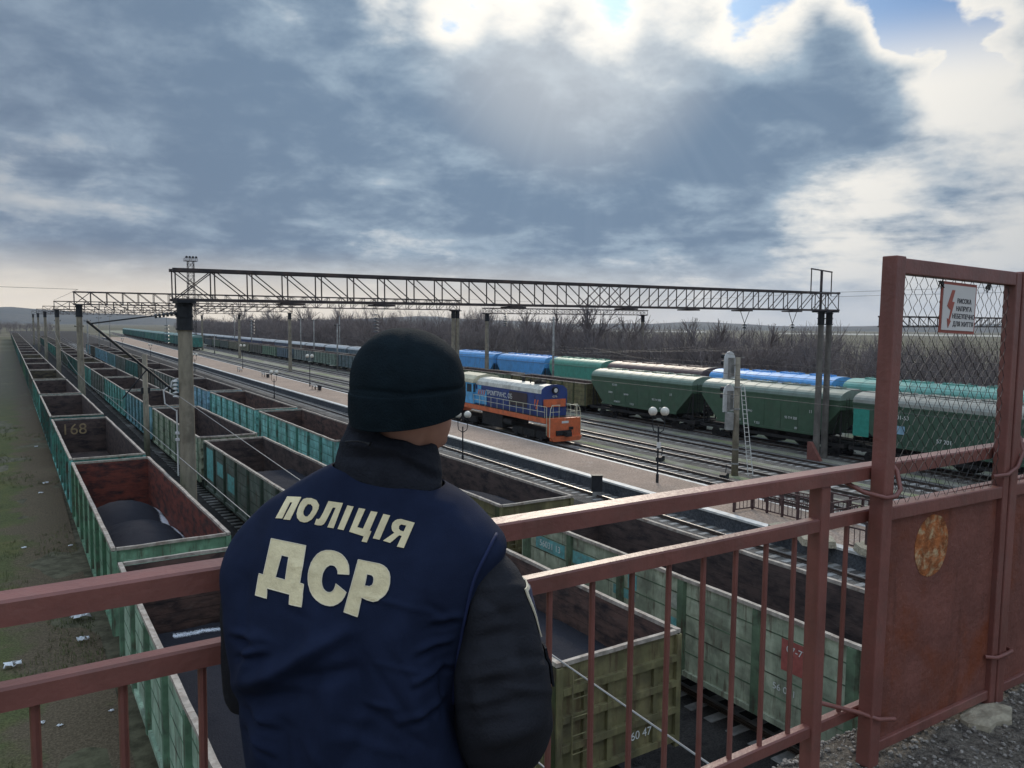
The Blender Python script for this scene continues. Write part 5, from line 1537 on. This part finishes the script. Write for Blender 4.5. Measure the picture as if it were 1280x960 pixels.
rr = lofted(VEST, 190, 250, 2.35)
# folds of the cloth: (u0,v0,u1,v1, height in m, width in px)
FOLDS = [(300,858,352,838,.010,15),(345,842,432,790,.012,13),(300,880,380,868,-.008,14),(372,850,440,838,-.007,12),(440,790,452,900,-.006,20),(500,800,540,960,.007,22),(540,790,590,950,-.007,18),(420,830,400,960,.006,22),(330,880,325,960,.006,16),
         (355,640,300,720,.005,22),(330,660,285,760,-.005,18),(560,640,600,700,.004,20),(450,690,470,760,-.003,30),(320,800,300,850,.007,12),(470,900,430,960,-.006,16),(395,760,385,830,.005,16),(520,740,500,810,.004,20)]
rnf = random.Random(17)
for k in range(26):     # finer creases
    u0 = rnf.uniform(300, 570); v0 = rnf.uniform(700, 930); a_ = rnf.choice([rnf.uniform(.9, 1.9), rnf.uniform(.1, .6)]); L_ = rnf.uniform(40, 110)
    FOLDS.append((u0, v0, u0+L_*math.cos(a_), v0+L_*math.sin(a_), rnf.choice((-1, 1))*rnf.uniform(.0012, .0026), rnf.uniform(4, 9)))
for (u0, v0, u1, v1) in ((566,800,520,812),(568,830,515,850),(575,770,540,775),(562,870,500,900),(290,790,320,800),(296,815,335,812),(300,880,350,905),(305,905,345,940)):
    FOLDS.append((u0, v0, u1, v1, .0036, 6)); FOLDS.append((u0, v0+9, u1, v1+10, -.003, 5))
def proj(p):
    q = Rw.transposed() @ (p - Vector((0,0,CZ)))
    return 640+FPX*q.x/q.z, 480+FPX*q.y/q.z, q.z
def cloth_disp(p, nrm, amp=.006, folds=()):
    h = amp*(mnoise.fractal((p.x*5, p.y*5, p.z*3.2), 1, 2, 3)) + amp*.16*mnoise.noise((p.x*16, p.y*16, p.z*9))
    if folds and nrm.dot(FWD) < .2:
        u, v, _ = proj(p)
        for (u0, v0, u1, v1, hh, w_) in folds:
            dx, dy = u1-u0, v1-v0; L2 = dx*dx+dy*dy
            t_ = max(0, min(1, ((u-u0)*dx+(v-v0)*dy)/L2)); ex, ey = u-u0-t_*dx, v-v0-t_*dy
            q = (ex*ex+ey*ey)/(w_*w_)
            if q < 6: h += hh*math.exp(-q)*(math.sin(PI*(.12+.76*t_)))
    return h
def finish_cloth(o, amp, folds=()):
    me = o.data
    nr_ = [v.normal.copy() for v in me.vertices]
    for v, nn in zip(me.vertices, nr_): v.co += nn*cloth_disp(v.co, nn, amp, folds)
    me.update()
def rebase(o):
    for v in o.data.vertices: v.co -= BASE
    o.data.update()

# body: one continuous figure grown over a skeleton and fused
def px(u, v, d): return P(u, v, d)
Wr = Vector((.735, 1.475, DZ+1.165)); Wl = Vector((.47, 1.49, DZ+1.165))
bb = MB()
Hc = P(511, 478, 1.50); hd = (FWD*math.cos(math.radians(36)) + RGT*math.sin(math.radians(36)))
hs = hd.cross(UP)
Th = Matrix((hs, hd, UP)).transposed()
bb.ball(Hc + hd*.0, 1, 24, 16, (.078, .094, .096), T=Th)
bb.ball(Hc + hd*.032 - UP*.075, 1, 20, 14, (.059, .070, .075), T=Th)
bb.ball(Hc + hd*.075 - UP*.118, 1, 14, 10, (.030, .026, .022), T=Th)
bb.ball(Hc + hd*.108 - UP*.048, 1, 12, 8, (.014, .018, .026), T=Th)
for sgn in (-1, 1):
    bb.ball(Hc + hs*sgn*.077 - UP*.035 - hd*.005, 1, 12, 8, (.012, .02, .032), T=Th)
    bb.ball(Hc + hs*sgn*.033 + hd*.088 - UP*.012, 1, 10, 8, (.018, .012, .010), T=Th)
bb.ball(Hc + hd*.094 - UP*.086, 1, 10, 8, (.026, .012, .007), T=Th)
NK = P(486, 600, 1.50)
bb.tube([Hc - UP*.05 - hd*.01, Hc.lerp(NK, .6), NK, NK-UP*.06], [.056, .056, .062, .09], 16)
hips = P(452, 1000, 1.46)
bb.tube([NK-UP*.04, P(470, 660, 1.49), P(462, 760, 1.475), P(455, 880, 1.465), hips], [.07, .085, .10, .10, .12], 20)
def arm(sh, path, r): bb.tube([sh]+path, r, 14)
SHR = P(596, 690, 1.455); ELR = P(624, 885, 1.42)
SHL = P(318, 700, 1.545); ELL = P(316, 842, 1.60)
bb.tube([P(480,680,1.49), SHR, SHR.lerp(ELR,.5), ELR, ELR.lerp(Wr,.5), Wr], [.05,.042,.036,.033,.031,.027], 14)
bb.tube([P(450,690,1.50), SHL, SHL.lerp(ELL,.5), ELL, ELL.lerp(Wl,.5), Wl], [.05,.042,.036,.033,.031,.027], 14)
def hand(wrist, fdir, side):
    fdir = fdir.normalized(); s_ = fdir.cross(UP).normalized()*side     # thumb side
    pc_ = wrist + fdir*.055 + UP*.0
    Tm = Matrix((s_*side, fdir, UP)).transposed()
    bb.ball(pc_, 1, 14, 10, (.041, .052, .016), T=Tm)
    for k, (off_, L) in enumerate(((.030, .068), (.010, .078), (-.010, .072), (-.029, .056))):
        b0 = wrist + fdir*.085 + s_*off_
        p1 = b0 + fdir*L*.45 + s_*off_*.15 + UP*.004; p2 = p1 + fdir*L*.30 - UP*.012; p3 = p2 + fdir*L*.22 - UP*.020
        bb.tube([b0-fdir*.02, b0, p1, p2, p3], [.0095, .0095, .0088, .008, .0065], 8)
    t0 = wrist + fdir*.025 + s_*.03; t1 = t0 + fdir*.03 + s_*.022; t2 = t1 + fdir*.028 + s_*.004 - UP*.006
    bb.tube([wrist+fdir*.02+s_*.01, t0, t1, t2], [.014, .012, .0105, .008], 8)
hand(Wr, Vector((-.10, 1, -.10)), -1)
hand(Wl, Vector((.12, 1, -.10)), 1)
footR = Vector((.70, 1.12, DZ)); footL = Vector((.46, 1.25, DZ))
hR, hL = hips + ER*.085, hips - ER*.085
for h_, f_ in ((hR, footR), (hL, footL)):
    kn = h_.lerp(f_+UP*.08, .5) + FWD*.02
    bb.tube([h_+UP*.02, h_.lerp(kn,.5), kn, kn.lerp(f_+UP*.08,.4), f_+UP*.09], [.095, .082, .060, .056, .042], 16)
    bb.tube([f_+UP*.06-FWD*.06, f_+UP*.05+FWD*.02, f_+UP*.035+FWD*.15], [.04, .042, .028], 10)
person = obj('person', bb, None, m_skin)
mo = person.modifiers.new('r', 'REMESH'); mo.mode = 'VOXEL'; mo.voxel_size = .0062
mo = person.modifiers.new('s', 'SMOOTH'); mo.factor = .5; mo.iterations = 3
apply_mods(person); person.data.polygons.foreach_set('use_smooth', [True]*len(person.data.polygons))
person.data.materials.clear(); person.data.materials.append(m_skin)
rebase(person); person.location = BASE
tag(person, 'person seen from behind in navy vest and black beanie leaning over the railing', 'person')
def cloth(name, mb, m_, amp=0.0, folds=(), remesh=0, smooth_it=0):
    o = obj(name, mb, None, m_, smooth=True)
    if remesh:
        mo = o.modifiers.new('r', 'REMESH'); mo.mode = 'VOXEL'; mo.voxel_size = remesh
    if smooth_it: mo = o.modifiers.new('s', 'SMOOTH'); mo.factor = .5; mo.iterations = smooth_it
    if remesh or smooth_it: apply_mods(o); o.data.materials.clear(); o.data.materials.append(m_); o.data.polygons.foreach_set('use_smooth', [True]*len(o.data.polygons))
    if amp: finish_cloth(o, amp, folds)
    return o
def attach(o): rebase(o); o.parent = person; return o
b = MB(); b.rings(rr, cap=False); vest = cloth('vest', b, m_vest, .007, [(a_,b_,c_,d_,e_*2.3,f_*.8) for a_,b_,c_,d_,e_,f_ in FOLDS])
vm = vest.data
bvh = BVHTree.FromPolygons([v.co for v in vm.vertices], [tuple(p.vertices) for p in vm.polygons])
ORG = Vector((0, 0, CZ))
def onvest(u, v, lift=.002):
    d = ray(u, v).normalized(); h = bvh.ray_cast(ORG, d)
    if h[0] is None: return None
    nn = h[1] if h[1].dot(d) < 0 else -h[1]
    return h[0] + nn*lift
# jacket sleeves
def sleeve(pts, rad, seed):
    b = MB(); n = 150; m_ = len(pts)
    cr = lerp_levels([(*p, r) for p, r in zip(pts, rad)], n)
    b.tube([Vector(c[:3]) for c in cr], [c[3] for c in cr], 90)
    return b
bs = sleeve([P(560,700,1.50), P(592,708,1.46), P(614,742,1.425), P(622,780,1.405), P(626,835,1.395), P(629,880,1.40), P(622,905,1.45), Wr.lerp(ELR,.55), Wr.lerp(ELR,.18), Wr.lerp(ELR,.02)],
            [.045, .054, .063, .070, .084, .090, .088, .066, .050, .042], 1)
slr = cloth('jacket_sleeve', bs, m_sleeve, .007, [(u_, v_, u_+60, v_-18+k_*3, (-1)**k_*.005, 5.5) for k_, (u_, v_) in enumerate(((592,770),(588,800),(584,830),(580,856),(578,880),(582,905),(600,735),(630,820),(635,860)))] + [(600,760,650,740,.006,9),(590,800,660,790,-.006,10),(580,850,680,830,.008,12),(575,890,685,870,-.007,10),(600,930,680,905,.010,12),(640,700,650,800,.006,10),(585,830,610,930,.008,10),(650,800,670,870,-.007,9),(600,745,640,775,-.007,8),(590,870,630,850,-.008,9)])
bs = sleeve([P(345,690,1.53), P(322,706,1.545), P(314,745,1.56), P(315,790,1.575), P(318,830,1.59), P(322,858,1.61), Wl.lerp(ELL,.6), Wl.lerp(ELL,.2), Wl.lerp(ELL,.02)],
            [.058, .060, .058, .058, .062, .060, .056, .046, .040], 2)
sll = cloth('jacket_sleeve', bs, m_sleeve, .006)
# collar with folds
COLL = [(419,580,550,609,.078,1.50,.05),(421,568,550,598,.080,1.50,.0),(425,556,549,586,.079,1.50,-.05),(430,545,548,576,.079,1.50,-.08),(435,534,546,566,.078,1.50,-.10),(439,526,543,557,.076,1.50,-.12),(444,524,538,553,.068,1.50,-.12)]
b = MB(); b.rings(lofted(COLL, 40, 90, 2.1), cap=False); collar = cloth('fleece_collar', b, m_collar, .003, [(430,553,490,560,.009,6),(490,560,545,590,.008,6),(428,572,500,574,-.007,6),(500,574,548,600,-.007,6),(440,541,510,545,-.006,5),(510,545,544,566,-.006,5),(440,533,520,536,.005,5)])
b = MB()
zp = [P(u, v, 1.395) for u, v in ((423,552),(440,551),(455,552),(464,555))]
cb = BVHTree.FromPolygons([v.co for v in collar.data.vertices], [tuple(p.vertices) for p in collar.data.polygons])
def oncol(u, v, lift=.001):
    d = ray(u, v).normalized(); h = cb.ray_cast(ORG, d); return (h[0] - d*lift) if h[0] else None
zpts = [q for q in (oncol(u, v, .002) for u, v in ((432,552),(440,551.5),(448,551.5),(456,553),(463,555.5))) if q]
if len(zpts) > 2: b.tube(zpts, [.0016]*(len(zpts)-1)+[.0045], 8); attach(obj('zip_pull', b, None, m_dark))
# beanie
HATL = [(441,520,578,512,.117,1.485,.20),(439.5,508,579,503,.120,1.485,.16),(439.5,496,579,493,.121,1.485,.12),(440,486.5,578.5,485,.1210,1.485,.09),(441.3,484,577.5,482.5,.1188,1.485,.08),(441.5,474,577.5,474,.119,1.485,.07),(443,459,574.5,459,.115,1.485,.05),(448,444,569,444,.107,1.485,.03),(457,431,559,431.5,.094,1.485,.0),(468,421,547,422,.074,1.485,0),(483,413.5,533,414.5,.046,1.485,0),(503,410,515,410.5,.010,1.485,0)]
b = MB(); b.rings(lofted(HATL, 66, 84, 2.05, 2.6)); hat = cloth('beanie', b, m_hat, .0022, [(506,414,508,470,-.004,5),(470,425,500,412,.003,8),(441,486,510,493,-.0035,3),(510,493,579,486,-.0035,3)])
# seams: armhole, collar binding
def seam(pxs, r, m_, name, lift=.0015):
    q = [p for p in (onvest(u, v, lift) for u, v in pxs) if p]
    b = MB()
    if len(q) > 1: b.tube(q, r, 6); return attach(obj(name, b, None, m_, smooth=True))
m_bind = mat('navy_binding', base=(.011,.018,.060), rough=.8, var=.1)
def dens(pts, n=30):
    return [c for c in lerp_levels(pts, n)]
seam(dens([(620,668),(606,695),(592,725),(583,760),(575,800),(569,840),(566,880)]), .0035, m_bind, 'armhole_binding')
seam(dens([(424,579),(445,576),(480,581),(515,590),(548,606)]), .0035, m_bind, 'neck_binding')
# lettering on the back: outlines measured on the photograph, laid on the cloth
def zz(pts): return [(300+x/5.3333, 600+y/5.3333) for x, y in pts]
GL_ = {
 'p': ([(240,257),(318,113),(412,116),(336,269),(291,265),(352,153),(337,152),(284,259)], None),
 'o': ([(425,130),(450,122),(480,123),(512,136),(530,168),(525,195),(508,228),(480,265),(452,282),(430,285),(402,277),(384,255),(380,228),(388,195),(404,158)], [(455,163),(475,165),(487,180),(486,200),(470,228),(452,246),(437,245),(425,230),(425,212),(437,183)]),
 'l': ([(592,142),(688,155),(625,323),(584,317),(640,187),(620,185),(575,275),(560,296),(545,304),(520,304),(498,298),(512,260),(526,263),(536,256),(556,220)], None),
 'i': ([(718,170),(760,178),(692,336),(652,328)], None),
 'c': ([(795,188),(838,195),(784,316),(822,326),(875,209),(918,216),(866,338),(878,343),(847,418),(813,411),(827,377),(730,346)], None),
 'i2': ([(957,228),(1002,238),(932,400),(887,390)], None),
 'ya': ([(1165,287),(1093,455),(1047,446),(1080,374),(1062,370),(1002,421),(955,406),(1030,354),(1015,338),(1011,312),(1018,288),(1035,272),(1052,264),(1075,262)], [(1075,298),(1110,306),(1092,345),(1070,338),(1060,326),(1062,308)]),
 'D': ([(212,392),(442,440),(402,688),(426,697),(410,846),(332,828),(335,763),(185,722),(182,790),(107,768),(132,625),(160,632)], [(280,503),(328,515),(305,668),(240,650)]),
 'S': ([(728,632),(728,600),(725,570),(715,542),(700,520),(680,499),(655,485),(630,476),(605,472),(575,472),(545,480),(518,497),(495,525),(477,555),(465,590),(457,625),(455,660),(458,700),(470,740),(487,772),(510,800),(540,822),(570,835),(600,840),(625,838),(655,825),(680,805),(697,780),(710,750),(642,693),(637,715),(628,735),(615,747),(600,752),(583,749),(570,740),(557,725),(550,705),(546,678),(548,650),(553,624),(565,600),(580,582),(600,570),(618,569),(635,575),(648,590),(655,610),(655,628)], None),
 'R': ([(790,532),(930,560),(958,572),(980,590),(996,617),(1002,650),(1000,690),(990,730),(973,761),(950,785),(922,802),(890,808),(850,798),(812,782),(785,912),(695,880)], [(848,628),(880,635),(892,646),(895,662),(892,684),(885,700),(865,713),(832,706)]),
}
def glyph(outer, inner, name):
    c = bpy.data.curves.new('g', 'CURVE'); c.dimensions = '2D'; c.fill_mode = 'BOTH'
    for pl in (outer, inner):
        if not pl: continue
        sp = c.splines.new('POLY'); sp.points.add(len(pl)-1); sp.use_cyclic_u = True
        for pt, (x, y) in zip(sp.points, zz(pl)): pt.co = (x*.01, -y*.01, 0, 1)
    o = bpy.data.objects.new('g', c); COL.objects.link(o)
    me = bpy.data.meshes.new_from_object(o.evaluated_get(bpy.context.evaluated_depsgraph_get()))
    bpy.data.objects.remove(o); bpy.data.curves.remove(c)
    bm = bmesh.new(); bm.from_mesh(me)
    bmesh.ops.remove_doubles(bm, verts=bm.verts, dist=1e-5)
    for ax in (0, 1):
        vals = [v.co[ax] for v in bm.verts]; lo, hi = min(vals), max(vals)
        q = lo+.05
        while q < hi:
            nrm = (1,0,0) if ax == 0 else (0,1,0)
            bmesh.ops.bisect_plane(bm, geom=bm.verts[:]+bm.edges[:]+bm.faces[:], dist=1e-6, plane_co=(q,0,0) if ax == 0 else (0,q,0), plane_no=nrm); q += .05
    last = None
    for v in bm.verts:
        q = onvest(v.co.x*100, -v.co.y*100, .0014)
        if q is None: q = last or P(v.co.x*100, -v.co.y*100, 1.35)
        v.co = q; last = q
    bm.normal_update()
    bm.to_mesh(me); bm.free()
    me.materials.clear(); me.materials.append(m_letter)
    o = bpy.data.objects.new(name, me); COL.objects.link(o)
    mo = o.modifiers.new('s', 'SOLIDIFY'); mo.thickness = .0010; mo.offset = 0; apply_mods(o)
    # stitched outline of the big letters
    return o
for k, (ou, inn) in GL_.items():
    attach(glyph(ou, inn, 'vest_letter'))
    if k in 'DSR':
        b = MB()
        for pl in (ou, inn):
            if not pl: continue
            pz = zz(pl); dn = []
            for i in range(len(pz)):
                a, c = pz[i], pz[(i+1) % len(pz)]
                nseg = max(1, int(math.hypot(c[0]-a[0], c[1]-a[1])/3))
                dn += [(a[0]+(c[0]-a[0])*j/nseg, a[1]+(c[1]-a[1])*j/nseg) for j in range(nseg)]
            dn.append(dn[0])
            q = [p for p in (onvest(u, v, .0020) for u, v in dn) if p]
            b.tube(q, .0009, 5)
        attach(obj('letter_stitching', b, None, m_letter_edge))
# arm patch and tab on the right sleeve
sb = BVHTree.FromPolygons([v.co for v in slr.data.vertices], [tuple(p.vertices) for p in slr.data.polygons])
def patch_on(center, dirn, w_, h_, lift):
    dirn = dirn.normalized(); s_ = dirn.cross(UP).normalized()
    pts = []
    for j in range(9):
        row = []
        for i in range(9):
            q = center + dirn*.2 + s_*(i/8-.5)*w_ + UP*(j/8-.5)*h_
            hit = sb.ray_cast(q, -dirn)
            row.append((hit[0] + dirn*lift) if hit[0] else (center+dirn*.06+s_*(i/8-.5)*w_+UP*(j/8-.5)*h_))
        pts.append(row)
    return pts
m_patch = mat('sleeve_patch_cloth', base=(.05,.055,.10), rough=.7, var=.2)
cA = P(626, 762, 1.41)
for (w_, h_, lf, m_, nm) in ((.082, .095, .002, m_letter_edge, 'sleeve_patch_border'), (.068, .080, .0035, m_patch, 'sleeve_patch')):
    g_ = patch_on(cA, RGT*.9+FWD*.45, w_, h_, lf); b = MB(); b.rings(g_, closed=False, cap=False)
    o = obj(nm, b, None, m_); mo = o.modifiers.new('s', 'SOLIDIFY'); mo.thickness = .0025; mo.offset = 1; apply_mods(o); attach(o)
cB = P(634, 838, 1.395)
g_ = patch_on(cB, RGT*.95+FWD*.35, .03, .075, .003); b = MB(); b.rings(g_, closed=False, cap=False)
o = obj('sleeve_tab', b, None, m_sleeve); mo = o.modifiers.new('s', 'SOLIDIFY'); mo.thickness = .004; mo.offset = 1; apply_mods(o); attach(o)
# trousers and boots
b = MB()
b.tube([hips+UP*.10, hips, hips-UP*.07], [.15, .155, .13], 28)
for h_, f_ in ((hR, footR), (hL, footL)):
    kn = h_.lerp(f_+UP*.08, .5) + FWD*.02
    b.tube([h_+UP*.03, h_.lerp(kn,.5), kn, kn.lerp(f_+UP*.10,.5), f_+UP*.10], [.112, .100, .082, .078, .070], 24)
attach(cloth('trousers', b, m_trous, .006, (), .011, 4))
for f_ in (footR, footL):
    b = MB()
    b.tube([f_+UP*.13, f_+UP*.08-FWD*.005], [.052, .055], 16)
    b.ball(f_+UP*.055+FWD*.045, 1, 18, 12, (.050, .145, .052), T=Matrix((RGT, FWD, UP)).transposed())
    bt = cloth('boot', b, m_boot, 0, (), .008, 3)
    for v in bt.data.vertices: v.co.z = max(v.co.z, DZ+.004)
    attach(bt)
for o in (vest, slr, sll, collar, hat): attach(o)
for o in (vest, collar):
    mo = o.modifiers.new('s', 'SOLIDIFY'); mo.thickness = .004; mo.offset = -1; apply_mods(o)
